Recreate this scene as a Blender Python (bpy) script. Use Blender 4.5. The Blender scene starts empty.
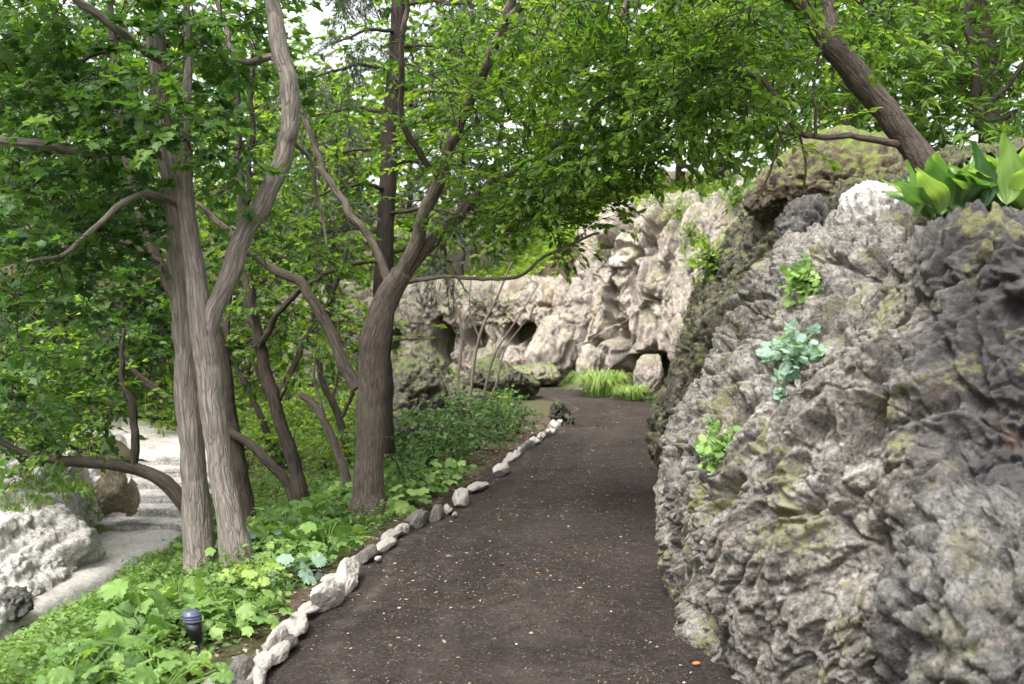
import bpy, bmesh, math, random
import numpy as np
from mathutils import Vector

SEED = 11
rng = np.random.default_rng(SEED)
random.seed(SEED)
F32 = np.float32
scene = bpy.context.scene
COL = scene.collection

# ------------------------------------------------------------------ camera
W_, H_ = 1024, 684
FPX = 995.0
CAMZ = 1.6
PITCH = math.atan(32 / FPX)
cam_d = bpy.data.cameras.new('camera')
cam = bpy.data.objects.new('camera', cam_d)
COL.objects.link(cam)
cam.location = (0, 0, CAMZ)
cam.rotation_euler = (math.pi / 2 - PITCH, 0, 0)
cam_d.sensor_width = 36
cam_d.lens = FPX * 36 / W_
cam_d.clip_end = 2000
cam_d.clip_start = 0.05
cam_d.dof.use_dof = True
cam_d.dof.focus_distance = 6.2
cam_d.dof.aperture_fstop = 2.8
scene.camera = cam


def P(px, py, d):
    """the point of the place that lies d metres ahead in the photograph's direction px, py"""
    a, b = (px - 512) / FPX, (342 - py) / FPX
    dy = math.cos(PITCH) + b * math.sin(PITCH)
    dz = -math.sin(PITCH) + b * math.cos(PITCH)
    k = d / dy
    return np.array([a * k, d, CAMZ + dz * k])


def G(px, py, z=0.0):
    a, b = (px - 512) / FPX, (342 - py) / FPX
    dy = math.cos(PITCH) + b * math.sin(PITCH)
    dz = -math.sin(PITCH) + b * math.cos(PITCH)
    k = (z - CAMZ) / dz
    return np.array([a * k, dy * k, z])


# ------------------------------------------------------------------ noise
def _hash(ix, iy, iz, seed):
    h = (ix.astype(np.uint32) * np.uint32(374761393) + iy.astype(np.uint32) * np.uint32(668265263)
         + iz.astype(np.uint32) * np.uint32(2246822519) + np.uint32((seed * 3266489917) & 0xffffffff))
    h ^= h >> np.uint32(15)
    h *= np.uint32(2246822519)
    h ^= h >> np.uint32(13)
    h *= np.uint32(3266489917)
    h ^= h >> np.uint32(16)
    return h


def perlin(p, seed=0):
    p = np.asarray(p, dtype=F32)
    i = np.floor(p)
    f = p - i
    i = i.astype(np.int32)
    u = f * f * f * (f * (f * 6 - 15) + 10)
    res = np.zeros(len(p), F32)
    for cx in (0, 1):
        wx = u[:, 0] if cx else 1 - u[:, 0]
        for cy in (0, 1):
            wy = u[:, 1] if cy else 1 - u[:, 1]
            for cz in (0, 1):
                wz = u[:, 2] if cz else 1 - u[:, 2]
                h = _hash(i[:, 0] + cx, i[:, 1] + cy, i[:, 2] + cz, seed)
                gx = (h & np.uint32(1023)).astype(F32) / 511.5 - 1
                gy = ((h >> np.uint32(10)) & np.uint32(1023)).astype(F32) / 511.5 - 1
                gz = ((h >> np.uint32(20)) & np.uint32(1023)).astype(F32) / 511.5 - 1
                res += wx * wy * wz * (gx * (f[:, 0] - cx) + gy * (f[:, 1] - cy) + gz * (f[:, 2] - cz))
    return res * 1.2


def fbm(p, octv=4, seed=0, gain=0.5):
    r = 0
    a = 1.0
    p = np.asarray(p, dtype=F32)
    for k in range(octv):
        r = r + a * perlin(p * (2.03 ** k) + 17.3 * k, seed + k)
        a *= gain
    return r


def ridged(p, octv=3, seed=0, gain=0.5):
    r = 0
    a = 1.0
    p = np.asarray(p, dtype=F32)
    for k in range(octv):
        r = r + a * (1 - 2.2 * np.abs(perlin(p * (2.1 ** k) + 9.1 * k, seed + k)))
        a *= gain
    return r


def worley(p, seed=0, want_val=False):
    p = np.asarray(p, dtype=F32)
    i = np.floor(p).astype(np.int32)
    f1 = np.full(len(p), 9, F32)
    f2 = np.full(len(p), 9, F32)
    val = np.zeros(len(p), F32)
    for dx in (-1, 0, 1):
        for dy in (-1, 0, 1):
            for dz in (-1, 0, 1):
                c = i + np.array([dx, dy, dz], np.int32)
                h = _hash(c[:, 0], c[:, 1], c[:, 2], seed)
                q = np.stack([(h & np.uint32(1023)).astype(F32) / 1023, ((h >> np.uint32(10)) & np.uint32(1023)).astype(F32) / 1023,
                              ((h >> np.uint32(20)) & np.uint32(1023)).astype(F32) / 1023], 1) + c
                d = np.sqrt(((q - p) ** 2).sum(1))
                nf1 = np.minimum(f1, d)
                val = np.where(d < f1, (h >> np.uint32(8) & np.uint32(255)).astype(F32) / 255, val)
                f2 = np.minimum(f2, np.maximum(f1, d))
                f1 = nf1
    return (f1, f2, val) if want_val else (f1, f2)


def sstep(a, b, x):
    t = np.clip((np.asarray(x, dtype=np.float64) - a) / (b - a), 0, 1)
    return t * t * (3 - 2 * t)


def catmull(pts, n, by_len=True):
    """resample points (m, ...) to n along their first axis"""
    p = np.asarray(pts, dtype=np.float64)
    m = len(p)
    flat = p.reshape(m, -1)
    if by_len:
        seg = np.linalg.norm(np.diff(flat[:, :3], axis=0), axis=1) + 1e-9
        t = np.concatenate([[0], np.cumsum(seg)])
        t = t / t[-1] * (m - 1)
        u = np.interp(np.linspace(0, m - 1, n), t, np.arange(m))
    else:
        u = np.linspace(0, m - 1, n)
    e = np.concatenate([[2 * flat[0] - flat[1]], flat, [2 * flat[-1] - flat[-2]]])
    k = np.clip(np.floor(u).astype(int), 0, m - 2)
    f = (u - k)[:, None]
    a, b, c, d = e[k], e[k + 1], e[k + 2], e[k + 3]
    r = 0.5 * (2 * b + (c - a) * f + (2 * a - 5 * b + 4 * c - d) * f ** 2 + (3 * b - a - 3 * c + d) * f ** 3)
    return r.reshape((n,) + p.shape[1:])


# ------------------------------------------------------------------ mesh buffer
class MB:
    def __init__(self):
        self.V, self.L, self.T, self.tone, self.mi, self.bk = [], [], [], [], [], []
        self.n = 0

    def add(self, V, loops, totals, tone=0.5, mi=0, bk=None):
        V = np.asarray(V, dtype=F32)
        nf = len(totals)
        self.V.append(V)
        self.L.append(np.asarray(loops, dtype=np.int64) + self.n)
        self.T.append(np.asarray(totals, dtype=np.int64))
        self.tone.append(np.broadcast_to(np.asarray(tone, dtype=F32), (nf,)))
        self.mi.append(np.full(nf, mi, np.int32))
        self.bk.append(np.zeros_like(V) if bk is None else np.asarray(bk, dtype=F32))
        self.n += len(V)

    def grid(self, Pts, mi=0, wrap=False, bk=None, flip=False):
        """Pts (a, b, 3) as quads; wrap closes the second axis"""
        a, b = Pts.shape[:2]
        idx = np.arange(a * b).reshape(a, b)
        if wrap:
            nx = np.roll(idx, -1, axis=1)
            q = np.stack([idx[:-1], idx[1:], nx[1:], nx[:-1]], -1)
        else:
            q = np.stack([idx[:-1, :-1], idx[1:, :-1], idx[1:, 1:], idx[:-1, 1:]], -1)
        q = q.reshape(-1, 4)
        if flip:
            q = q[:, ::-1]
        self.add(Pts.reshape(-1, 3), q.reshape(-1), np.full(len(q), 4), 0.5, mi, None if bk is None else bk.reshape(-1, 3))

    def leaves(self, tmpl, pos, ax, nr, sc, tone, mi=0):
        """copies of a leaf template: y along ax, z along nr"""
        tv, tf = tmpl
        N = len(pos)
        if N == 0:
            return
        ax = ax / (np.linalg.norm(ax, axis=1, keepdims=True) + 1e-9)
        xs = np.cross(ax, nr)
        xs /= np.linalg.norm(xs, axis=1, keepdims=True) + 1e-9
        zs = np.cross(xs, ax)
        sc = np.asarray(sc)[:, None, None]
        V = pos[:, None, :] + sc * (tv[None, :, 0:1] * xs[:, None] + tv[None, :, 1:2] * ax[:, None] + tv[None, :, 2:3] * zs[:, None])
        n = len(tv)
        fl = np.concatenate([np.array(f) for f in tf])
        L = (np.arange(N)[:, None] * n + fl[None]).reshape(-1)
        T = np.tile([len(f) for f in tf], N)
        self.add(V.reshape(-1, 3), L, T, np.repeat(tone, len(tf)), mi)

    def build(self, name, mats, parent=None, origin=None, smooth=True):
        V = np.concatenate(self.V)
        if origin is None:
            origin = np.zeros(3)
        V = V - np.asarray(origin, dtype=F32)
        L = np.concatenate(self.L).astype(np.int32)
        T = np.concatenate(self.T).astype(np.int32)
        me = bpy.data.meshes.new(name)
        me.vertices.add(len(V))
        me.vertices.foreach_set('co', np.ascontiguousarray(V, dtype=F32).ravel())
        me.loops.add(len(L))
        me.loops.foreach_set('vertex_index', L)
        me.polygons.add(len(T))
        me.polygons.foreach_set('loop_start', np.concatenate([[0], np.cumsum(T)[:-1]]).astype(np.int32))
        me.polygons.foreach_set('material_index', np.concatenate(self.mi))
        me.update(calc_edges=True)
        me.polygons.foreach_set('use_smooth', np.full(len(T), smooth))
        at = me.attributes.new('tone', 'FLOAT', 'FACE')
        at.data.foreach_set('value', np.ascontiguousarray(np.concatenate(self.tone), dtype=F32))
        bk = np.concatenate(self.bk)
        if np.abs(bk).max() > 0:
            at = me.attributes.new('bark', 'FLOAT_VECTOR', 'POINT')
            at.data.foreach_set('vector', np.ascontiguousarray(bk, dtype=F32).ravel())
        for m in (mats if isinstance(mats, (list, tuple)) else [mats]):
            me.materials.append(m)
        return link(name, me, parent, origin)


def link(name, me, parent=None, loc=(0, 0, 0)):
    o = bpy.data.objects.new(name, me)
    COL.objects.link(o)
    o.location = [float(v) for v in loc]
    if parent is not None:
        o.parent = parent
        o.location = [float(v) for v in (np.array(loc, dtype=float) - np.array(parent.location))]
    return o


def empty(name, loc):
    o = bpy.data.objects.new(name, None)
    COL.objects.link(o)
    o.location = [float(v) for v in loc]
    o.empty_display_size = 0.1
    return o


def tag(o, label=None, cat=None, group=None, kind=None):
    if label:
        o['label'] = label
    if cat:
        o['category'] = cat
    if group:
        o['group'] = group
    if kind:
        o['kind'] = kind
    return o


def tube(mb, pts, rad, sides=8, mi=0, rough=0.0, seed=0, step=None, cap=True, ph=0.0, kink=0.0):
    """swept tube through pts (n,3) with radii; adds bark relief when rough > 0"""
    pts = np.asarray(pts, dtype=float)
    rad = np.asarray(rad, dtype=float)
    L = np.linalg.norm(np.diff(pts, axis=0), axis=1).sum()
    if step:
        n = max(4, int(L / step))
        q = catmull(np.concatenate([pts, rad[:, None]], 1), n)
        pts, rad = q[:, :3], np.maximum(q[:, 3], 1e-4)
    if kink and len(pts) > 6:
        w = np.stack([perlin(pts * 3.1 + 7 * seed, 1), perlin(pts * 3.1 + 5 + 7 * seed, 2), perlin(pts * 3.1 + 9 + 7 * seed, 3)], 1) * 1.0 + .5 * np.stack([perlin(pts * 8 + 7 * seed, 4), perlin(pts * 8 + 5, 5), perlin(pts * 8 + 9, 6)], 1)
        fade = np.minimum(1, np.linspace(0, 6, len(pts)))[:, None]
        pts = pts + kink * w * fade
        rad = rad * (1 + .12 * perlin(pts * 5 + seed, 9))
    n = len(pts)
    t = np.gradient(pts, axis=0)
    t /= np.linalg.norm(t, axis=1, keepdims=True) + 1e-9
    ref = np.array([0.13, 0.97, 0.2]) if abs(t[:, 1]).mean() < 0.85 else np.array([0.97, 0.1, 0.2])
    a = ref[None] - (t @ ref)[:, None] * t
    a /= np.linalg.norm(a, axis=1, keepdims=True) + 1e-9
    b = np.cross(t, a)
    th = np.linspace(0, 2 * math.pi, sides, endpoint=False) + ph
    ring = np.cos(th)[None, :, None] * a[:, None] + np.sin(th)[None, :, None] * b[:, None]
    s = np.concatenate([[0], np.cumsum(np.linalg.norm(np.diff(pts, axis=0), axis=1))])
    bk = np.stack([np.cos(th)[None] * rad[:, None], np.sin(th)[None] * rad[:, None], np.broadcast_to(s[:, None], (n, sides))], -1)
    rr = np.broadcast_to(rad[:, None], (n, sides)).copy()
    if rough > 0:
        f = bk.reshape(-1, 3) + seed * 3.7
        lump = fbm(f * [4, 4, 2.2], 2, seed).reshape(n, sides)
        fis = ridged(f * [46, 46, 5], 2, seed + 5).reshape(n, sides)
        rr = rr * (0.93 + 0.07 * lump) + rough * (fis - 0.6)
    V = pts[:, None] + ring * rr[:, :, None]
    if cap:
        V = np.concatenate([V, np.broadcast_to(pts[-1] + t[-1] * rad[-1] * 0.6, (1, sides, 3))])
        bk = np.concatenate([bk, bk[-1:]])
    mb.grid(V, mi, wrap=True, bk=bk, flip=True)


# ------------------------------------------------------------------ materials
class N:
    def __init__(self, name):
        self.m = bpy.data.materials.new(name)
        self.m.use_nodes = True
        self.t = self.m.node_tree
        self.t.nodes.clear()
        self.out = self.t.nodes.new('ShaderNodeOutputMaterial')

    def n(self, typ, **kw):
        nd = self.t.nodes.new(typ)
        for k, v in kw.items():
            if k.startswith('i_'):
                key = k[2:].replace('_', ' ')
                nd.inputs[key].default_value = v
            else:
                setattr(nd, k, v)
        return nd

    def l(self, a, b):
        self.t.links.new(a, b)

    def noise(self, vec, scale, detail=4, rough=0.55, dist=0.0):
        nd = self.n('ShaderNodeTexNoise')
        nd.inputs['Scale'].default_value = scale
        nd.inputs['Detail'].default_value = detail
        nd.inputs['Roughness'].default_value = rough
        nd.inputs['Distortion'].default_value = dist
        if vec is not None:
            self.l(vec, nd.inputs['Vector'])
        return nd.outputs['Fac']

    def ramp(self, fac, stops, interp='LINEAR'):
        nd = self.n('ShaderNodeValToRGB')
        cr = nd.color_ramp
        cr.interpolation = interp
        while len(cr.elements) < len(stops):
            cr.elements.new(0.5)
        for e, (p, c) in zip(cr.elements, stops):
            e.position = p
            e.color = (*c, 1) if len(c) == 3 else c
        self.l(fac, nd.inputs[0])
        return nd.outputs[0]

    def mix(self, fac, a, b, mode='MIX'):
        nd = self.n('ShaderNodeMix', data_type='RGBA', blend_type=mode)
        for v, i in ((fac, 0), (a, 6), (b, 7)):
            if isinstance(v, (int, float)):
                nd.inputs[i].default_value = v
            elif isinstance(v, tuple):
                nd.inputs[i].default_value = (*v, 1)
            else:
                self.l(v, nd.inputs[i])
        return nd.outputs[2]

    def math(self, op, a, b=None):
        nd = self.n('ShaderNodeMath', operation=op)
        nd.use_clamp = op in ('MULTIPLY', 'ADD', 'SUBTRACT') and False
        for v, i in ((a, 0), (b, 1)):
            if v is None:
                continue
            if isinstance(v, (int, float)):
                nd.inputs[i].default_value = v
            else:
                self.l(v, nd.inputs[i])
        return nd.outputs[0]

    def mapr(self, fac, a, b, c=0.0, d=1.0):
        nd = self.n('ShaderNodeMapRange', interpolation_type='SMOOTHSTEP')
        self.l(fac, nd.inputs[0])
        for i, v in enumerate((a, b, c, d)):
            nd.inputs[i + 1].default_value = v
        return nd.outputs[0]

    def coord(self, which='Object', scale=None):
        c = self.n('ShaderNodeTexCoord').outputs[which]
        if scale is None:
            return c
        mp = self.n('ShaderNodeMapping')
        mp.inputs['Scale'].default_value = scale
        self.l(c, mp.inputs['Vector'])
        return mp.outputs[0]

    def bump(self, h, strength, dist, prev=None):
        b = self.n('ShaderNodeBump')
        b.inputs['Strength'].default_value = strength
        b.inputs['Distance'].default_value = dist
        self.l(h, b.inputs['Height'])
        if prev is not None:
            self.l(prev, b.inputs['Normal'])
        return b.outputs[0]

    def surface(self, color, rough=0.9, normal=None, spec=0.3):
        p = self.n('ShaderNodeBsdfPrincipled')
        if isinstance(color, tuple):
            p.inputs['Base Color'].default_value = (*color, 1)
        else:
            self.l(color, p.inputs['Base Color'])
        p.inputs['Roughness'].default_value = rough
        p.inputs['Specular IOR Level'].default_value = spec
        if normal is not None:
            self.l(normal, p.inputs['Normal'])
        self.l(p.outputs[0], self.out.inputs[0])
        return p


def mk_rock(name, light, mid, dark, moss=0.3, moss_col=(0.16, 0.16, 0.05), rust=0.2, stain=0.4, top_moss=0.0, sc=1.0, stain_col=None, painted_shade=None):
    m = N(name)
    c = m.coord('Object')
    n1 = m.noise(c, 2.2 * sc, 6, 0.62, 0.6)
    n2 = m.noise(c, 14 * sc, 5, 0.65, 0.3)
    n3 = m.noise(c, 60 * sc, 4, 0.7)
    light, mid, dark = [tuple(v * .73 for v in c_) for c_ in (light, mid, dark)]
    col = m.ramp(n1, [(0.33, dark), (0.48, mid), (0.64, light)])
    col2 = m.ramp(n2, [(0.3, dark), (0.5, mid), (0.68, light)])
    col = m.mix(0.55, col, col2)
    n4 = m.noise(m.coord('Object', (1, 1, .6)), 38 * sc, 4, 0.6, 0.5)
    col = m.mix(m.mapr(n4, 0.55, 0.63, 0, 0.6), col, dark)
    sp = m.mapr(n3, 0.34, 0.66, 0.62, 1.3)
    col = m.mix(1.0, col, sp, 'MULTIPLY')
    # weathering stains with patches of their own
    cs = m.coord('Object', (1.3, 1.3, 0.55))
    ns = m.noise(cs, 1.7 * sc, 5, 0.6, 0.8)
    col = m.mix(m.math('MULTIPLY', m.mapr(ns, 0.55, 0.68), stain), col, stain_col or tuple(v * 0.6 for v in dark))
    if painted_shade is not None:  # shade painted into the colour, deepening towards one side of the rock
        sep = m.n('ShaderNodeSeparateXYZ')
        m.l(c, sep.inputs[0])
        v = m.math('ADD', m.math('ADD', m.math('MULTIPLY', sep.outputs[0], painted_shade[0]), m.math('MULTIPLY', sep.outputs[1], painted_shade[1])),
                   m.math('MULTIPLY', sep.outputs[2], painted_shade[2]))
        v = m.math('ADD', v, m.math('MULTIPLY', m.noise(c, 2.5, 4, 0.6), painted_shade[4]))
        col = m.mix(m.math('MULTIPLY', m.mapr(v, painted_shade[3], painted_shade[3] + 0.5), 0.88), col, painted_shade[5])
    if rust:
        nr = m.noise(c, 3.1 * sc, 4, 0.7, 1.0)
        col = m.mix(m.math('MULTIPLY', m.mapr(nr, 0.62, 0.72), rust), col, (0.16, 0.085, 0.05))
    if moss:
        nm = m.noise(c, 2.6 * sc, 6, 0.7, 0.4)
        nm2 = m.noise(c, 30 * sc, 3, 0.6)
        f = m.mapr(m.math('ADD', nm, m.math('MULTIPLY', nm2, 0.25)), 0.66, 0.76)
        col = m.mix(m.math('MULTIPLY', f, moss), col, moss_col)
    if top_moss:
        g = m.n('ShaderNodeNewGeometry')
        sep = m.n('ShaderNodeSeparateXYZ')
        m.l(g.outputs['Normal'], sep.inputs[0])
        nm = m.noise(c, 3.0 * sc, 5, 0.65)
        f = m.mapr(m.math('ADD', m.math('MULTIPLY', sep.outputs[2], 0.6), nm), 0.72, 0.95)
        mcol = m.ramp(m.noise(c, 24 * sc, 3), [(0.35, (0.05, 0.085, 0.015)), (0.65, (0.17, 0.24, 0.035))])
        col = m.mix(m.math('MULTIPLY', f, top_moss), col, mcol)
    h = m.math('ADD', m.math('MULTIPLY', m.noise(c, 26 * sc, 6, 0.7, 0.4), 1.0), m.math('MULTIPLY', m.noise(c, 110 * sc, 3, 0.7), 0.3))
    nrm = m.bump(h, 0.9, 0.022 / sc)
    m.surface(col, 0.95, nrm, 0.15)
    return m.m


def mk_leaf(name, cols, trans=0.42, rough=0.45, spec=0.35, yellow=1.35, raw=False):
    m = N(name)
    a = m.n('ShaderNodeAttribute', attribute_name='tone')
    cols = cols if raw else [(c[0] * 1.45, c[1] * 1.22, c[2] * 1.7) for c in cols]
    k = len(cols)
    col = m.ramp(a.outputs['Fac'], [(i / max(1, k - 1), c) for i, c in enumerate(cols)])
    p = m.n('ShaderNodeBsdfPrincipled')
    m.l(col, p.inputs['Base Color'])
    p.inputs['Roughness'].default_value = rough
    p.inputs['Specular IOR Level'].default_value = spec
    t = m.n('ShaderNodeBsdfTranslucent')
    tc = m.mix(1.0, col, (1.3 * yellow, 1.4 * yellow, 0.55 * yellow), 'MULTIPLY')
    m.l(tc, t.inputs['Color'])
    mx = m.n('ShaderNodeMixShader')
    mx.inputs[0].default_value = trans
    m.l(p.outputs[0], mx.inputs[1])
    m.l(t.outputs[0], mx.inputs[2])
    m.l(mx.outputs[0], m.out.inputs[0])
    return m.m


def mk_bark(name, light, dark, sx=30, sz=6, bump=0.012, lichen=0.0):
    light, dark, bump = tuple(v * .85 for v in light), tuple(v * .85 for v in dark), bump * .5
    sx, sz = sx * 1.7, sz * .7
    m = N(name)
    a = m.n('ShaderNodeAttribute', attribute_name='bark')
    mp = m.n('ShaderNodeMapping')
    mp.inputs['Scale'].default_value = (sx, sx, sz)
    m.l(a.outputs['Vector'], mp.inputs['Vector'])
    f = m.noise(mp.outputs[0], 1.0, 5, 0.65, 0.6)
    mp2 = m.n('ShaderNodeMapping')
    mp2.inputs['Scale'].default_value = (5, 5, 2)
    m.l(a.outputs['Vector'], mp2.inputs['Vector'])
    g = m.noise(mp2.outputs[0], 1.0, 4, 0.6)
    col = m.ramp(f, [(0.40, dark), (0.56, light)])
    mp3 = m.n('ShaderNodeMapping')
    mp3.inputs['Scale'].default_value = (sx * .62, sx * .62, sz * 1.1)
    m.l(a.outputs['Vector'], mp3.inputs['Vector'])
    wv = m.n('ShaderNodeVectorMath', operation='ADD')
    m.l(mp3.outputs[0], wv.inputs[0])
    nz = m.n('ShaderNodeTexNoise')
    nz.inputs['Scale'].default_value = 1.3
    m.l(mp3.outputs[0], nz.inputs['Vector'])
    m.l(nz.outputs['Color'], wv.inputs[1])
    vo = m.n('ShaderNodeTexVoronoi', feature='DISTANCE_TO_EDGE')
    vo.inputs['Scale'].default_value = 1.0
    m.l(wv.outputs[0], vo.inputs['Vector'])
    plate = m.mapr(vo.outputs['Distance'], 0.0, 0.16)
    col = m.mix(m.math('ADD', m.math('MULTIPLY', plate, .45), .55), dark, col)
    f = m.math('ADD', m.math('MULTIPLY', f, .6), m.math('MULTIPLY', plate, .6))
    col = m.mix(m.mapr(g, 0.35, 0.7, 0.0, 0.6), col, tuple(v * 0.62 for v in light))
    if lichen:
        col = m.mix(m.math('MULTIPLY', m.mapr(g, 0.58, 0.66), lichen), col, (0.15, 0.17, 0.08))
    m.surface(col, 0.9, m.bump(f, 0.9, bump), 0.2)
    return m.m


M = {}
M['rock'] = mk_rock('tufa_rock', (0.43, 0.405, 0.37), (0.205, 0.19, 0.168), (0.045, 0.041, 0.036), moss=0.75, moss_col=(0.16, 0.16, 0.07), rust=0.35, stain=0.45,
                    stain_col=(0.10, 0.09, 0.085), painted_shade=(0.9, -0.55, 0.16, -0.30, 0.8, (0.045, 0.043, 0.045)))  # near right of the face darkened in colour to stand for shade
M['rock_near'] = mk_rock('grey_tufa_rock', (0.27, 0.26, 0.248), (0.135, 0.128, 0.122), (0.043, 0.04, 0.037), moss=0.35, moss_col=(0.14, 0.14, 0.06), rust=0.3, stain=0.6)
M['rock_dark'] = mk_rock('mossy_dark_rock', (0.24, 0.22, 0.18), (0.125, 0.113, 0.088), (0.045, 0.041, 0.032), moss=0.5, moss_col=(0.075, 0.078, 0.035), rust=0.1, top_moss=0.4)
M['rock_brown'] = mk_rock('brown_rock', (0.26, 0.21, 0.16), (0.16, 0.125, 0.095), (0.07, 0.055, 0.04), moss=0.5, moss_col=(0.13, 0.13, 0.045), rust=0.4, top_moss=0.6)
M['rock_pale'] = mk_rock('pale_cliff_rock', (0.60, 0.54, 0.49), (0.43, 0.375, 0.33), (0.14, 0.115, 0.097), moss=0.3, moss_col=(0.3, 0.3, 0.14), rust=0.3, stain=0.55,
                         sc=0.9, stain_col=(0.27, 0.19, 0.13), top_moss=0.25)
M['rock_slope'] = mk_rock('lichened_cliff_rock', (0.50, 0.46, 0.40), (0.33, 0.295, 0.245), (0.13, 0.11, 0.09), moss=0.9, moss_col=(0.26, 0.29, 0.07), rust=0.2, stain=0.5, sc=0.8, top_moss=0.7)
M['rock_white'] = mk_rock('sun_bleached_rock', (0.84, 0.81, 0.78), (0.66, 0.63, 0.6), (0.24, 0.22, 0.2), moss=0.1, moss_col=(0.3, 0.24, 0.12), rust=0.2, stain=0.5, sc=0.7, stain_col=(0.15, 0.13, 0.115))
M['rock_mid'] = mk_rock('shaded_boulder_rock', (0.2, 0.183, 0.16), (0.105, 0.095, 0.08), (0.035, 0.031, 0.026), moss=0.3, moss_col=(0.1, 0.12, 0.035), rust=0.15, top_moss=0.35)
M['stone'] = mk_rock('edging_stone', (0.85, 0.80, 0.74), (0.66, 0.61, 0.55), (0.34, 0.30, 0.265), moss=0.1, rust=0.25, stain=0.35, sc=3.5)
M['stone_dark'] = mk_rock('grey_edging_stone', (0.40, 0.37, 0.34), (0.24, 0.22, 0.2), (0.10, 0.09, 0.08), moss=0.2, rust=0.2, stain=0.4, sc=3.5)

M['bark1'] = mk_bark('pale_bark', (0.34, 0.295, 0.26), (0.16, 0.135, 0.118), 34, 7, 0.02)
M['bark2'] = mk_bark('brown_bark', (0.19, 0.152, 0.125), (0.075, 0.06, 0.05), 40, 12, 0.01, 0.3)
M['bark3'] = mk_bark('dark_bark', (0.075, 0.06, 0.048), (0.026, 0.021, 0.017), 40, 10, 0.01)
M['bark4'] = mk_bark('grey_bark', (0.2, 0.165, 0.135), (0.09, 0.073, 0.06), 36, 9, 0.01)
M['bark5'] = mk_bark('furrowed_bark', (0.17, 0.135, 0.11), (0.06, 0.048, 0.04), 45, 14, 0.014)
M['twig'] = mk_bark('twig_bark', (0.075, 0.06, 0.048), (0.035, 0.028, 0.022), 60, 20, 0.003)
M['drystem'] = mk_bark('dry_stem', (0.19, 0.155, 0.13), (0.09, 0.075, 0.062), 60, 20, 0.003)

M['maple'] = mk_leaf('maple_leaf', [(0.022, 0.062, 0.013), (0.035, 0.095, 0.016), (0.055, 0.125, 0.022), (0.085, 0.17, 0.026)], .43)
M['elm'] = mk_leaf('elm_leaf', [(0.026, 0.07, 0.012), (0.05, 0.115, 0.015), (0.085, 0.165, 0.02), (0.135, 0.22, 0.026)], 0.56)
M['darkleaf'] = mk_leaf('dark_leaf', [(0.012, 0.035, 0.008), (0.019, 0.052, 0.01), (0.03, 0.075, 0.013), (0.055, 0.115, 0.018)], .35)
M['bright'] = mk_leaf('bright_leaf', [(0.05, 0.105, 0.016), (0.085, 0.16, 0.022), (0.13, 0.215, 0.032), (0.18, 0.27, 0.045)], 0.58)
M['fresh'] = mk_leaf('fresh_leaf', [(0.032, 0.082, 0.014), (0.055, 0.125, 0.018), (0.085, 0.17, 0.026), (0.125, 0.215, 0.034)], 0.52, yellow=1.2)
M['conifer'] = mk_leaf('spruce_needle', [(0.03, 0.05, 0.024), (0.045, 0.066, 0.036), (0.075, 0.09, 0.06)], 0.15, 0.6)
M['herb'] = mk_leaf('herb_leaf', [(0.045, 0.10, 0.022), (0.085, 0.18, 0.036), (0.14, 0.26, 0.052), (0.21, 0.34, 0.08)], 0.35, 0.5, 0.3)
M['blueherb'] = mk_leaf('glaucous_leaf', [(0.10, 0.19, 0.11), (0.15, 0.26, 0.14), (0.19, 0.31, 0.18)], 0.3, 0.55, 0.3)
M['yellowherb'] = mk_leaf('lime_leaf', [(0.15, 0.26, 0.05), (0.2, 0.32, 0.07), (0.26, 0.37, 0.1)], 0.35, 0.5, 0.3)
M['cover'] = mk_leaf('cover_leaf', [(0.035, 0.085, 0.016), (0.06, 0.13, 0.024), (0.095, 0.185, 0.035), (0.13, 0.23, 0.05)], 0.35, 0.55, 0.25)
M['shrub'] = mk_leaf('shrub_leaf', [(0.02, 0.055, 0.012), (0.038, 0.092, 0.02), (0.065, 0.14, 0.03), (0.095, 0.18, 0.04)], 0.35)
M['hosta'] = mk_leaf('hosta_leaf', [(0.03, 0.085, 0.02), (0.06, 0.145, 0.03), (0.1, 0.205, 0.04), (0.16, 0.265, 0.06)], 0.4, 0.36, 0.55)
M['grass'] = mk_leaf('grass_blade', [(0.06, 0.13, 0.022), (0.1, 0.19, 0.036), (0.16, 0.26, 0.06), (0.24, 0.28, 0.11)], 0.4, 0.5)
M['dry'] = mk_leaf('dry_leaf', [(0.09, 0.06, 0.04), (0.16, 0.115, 0.075), (0.25, 0.2, 0.145), (0.36, 0.31, 0.25), (0.62, 0.58, 0.5)], 0.1, 0.8, 0.1, 0.5, True)
M['orange'] = mk_leaf('orange_leaf', [(0.4, 0.14, 0.04), (0.5, 0.2, 0.07)], 0.2, 0.7, 0.1, 0.6, True)


def plain(name, col, rough=0.5, spec=0.4, metal=0.0):
    m = N(name)
    c = m.coord('Object')
    f = m.noise(c, 40, 4, 0.6)
    cc = m.mix(m.mapr(f, 0.3, 0.7), tuple(v * 0.75 for v in col), col)
    p = m.surface(cc, rough, m.bump(f, 0.2, 0.001), spec)
    p.inputs['Metallic'].default_value = metal
    return m.m


M['lamp_black'] = plain('black_lamp_metal', (0.012, 0.013, 0.017), 0.35, 0.5)
M['lamp_cap'] = plain('blue_grey_lamp_cap', (0.075, 0.09, 0.14), 0.35, 0.5)


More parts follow.
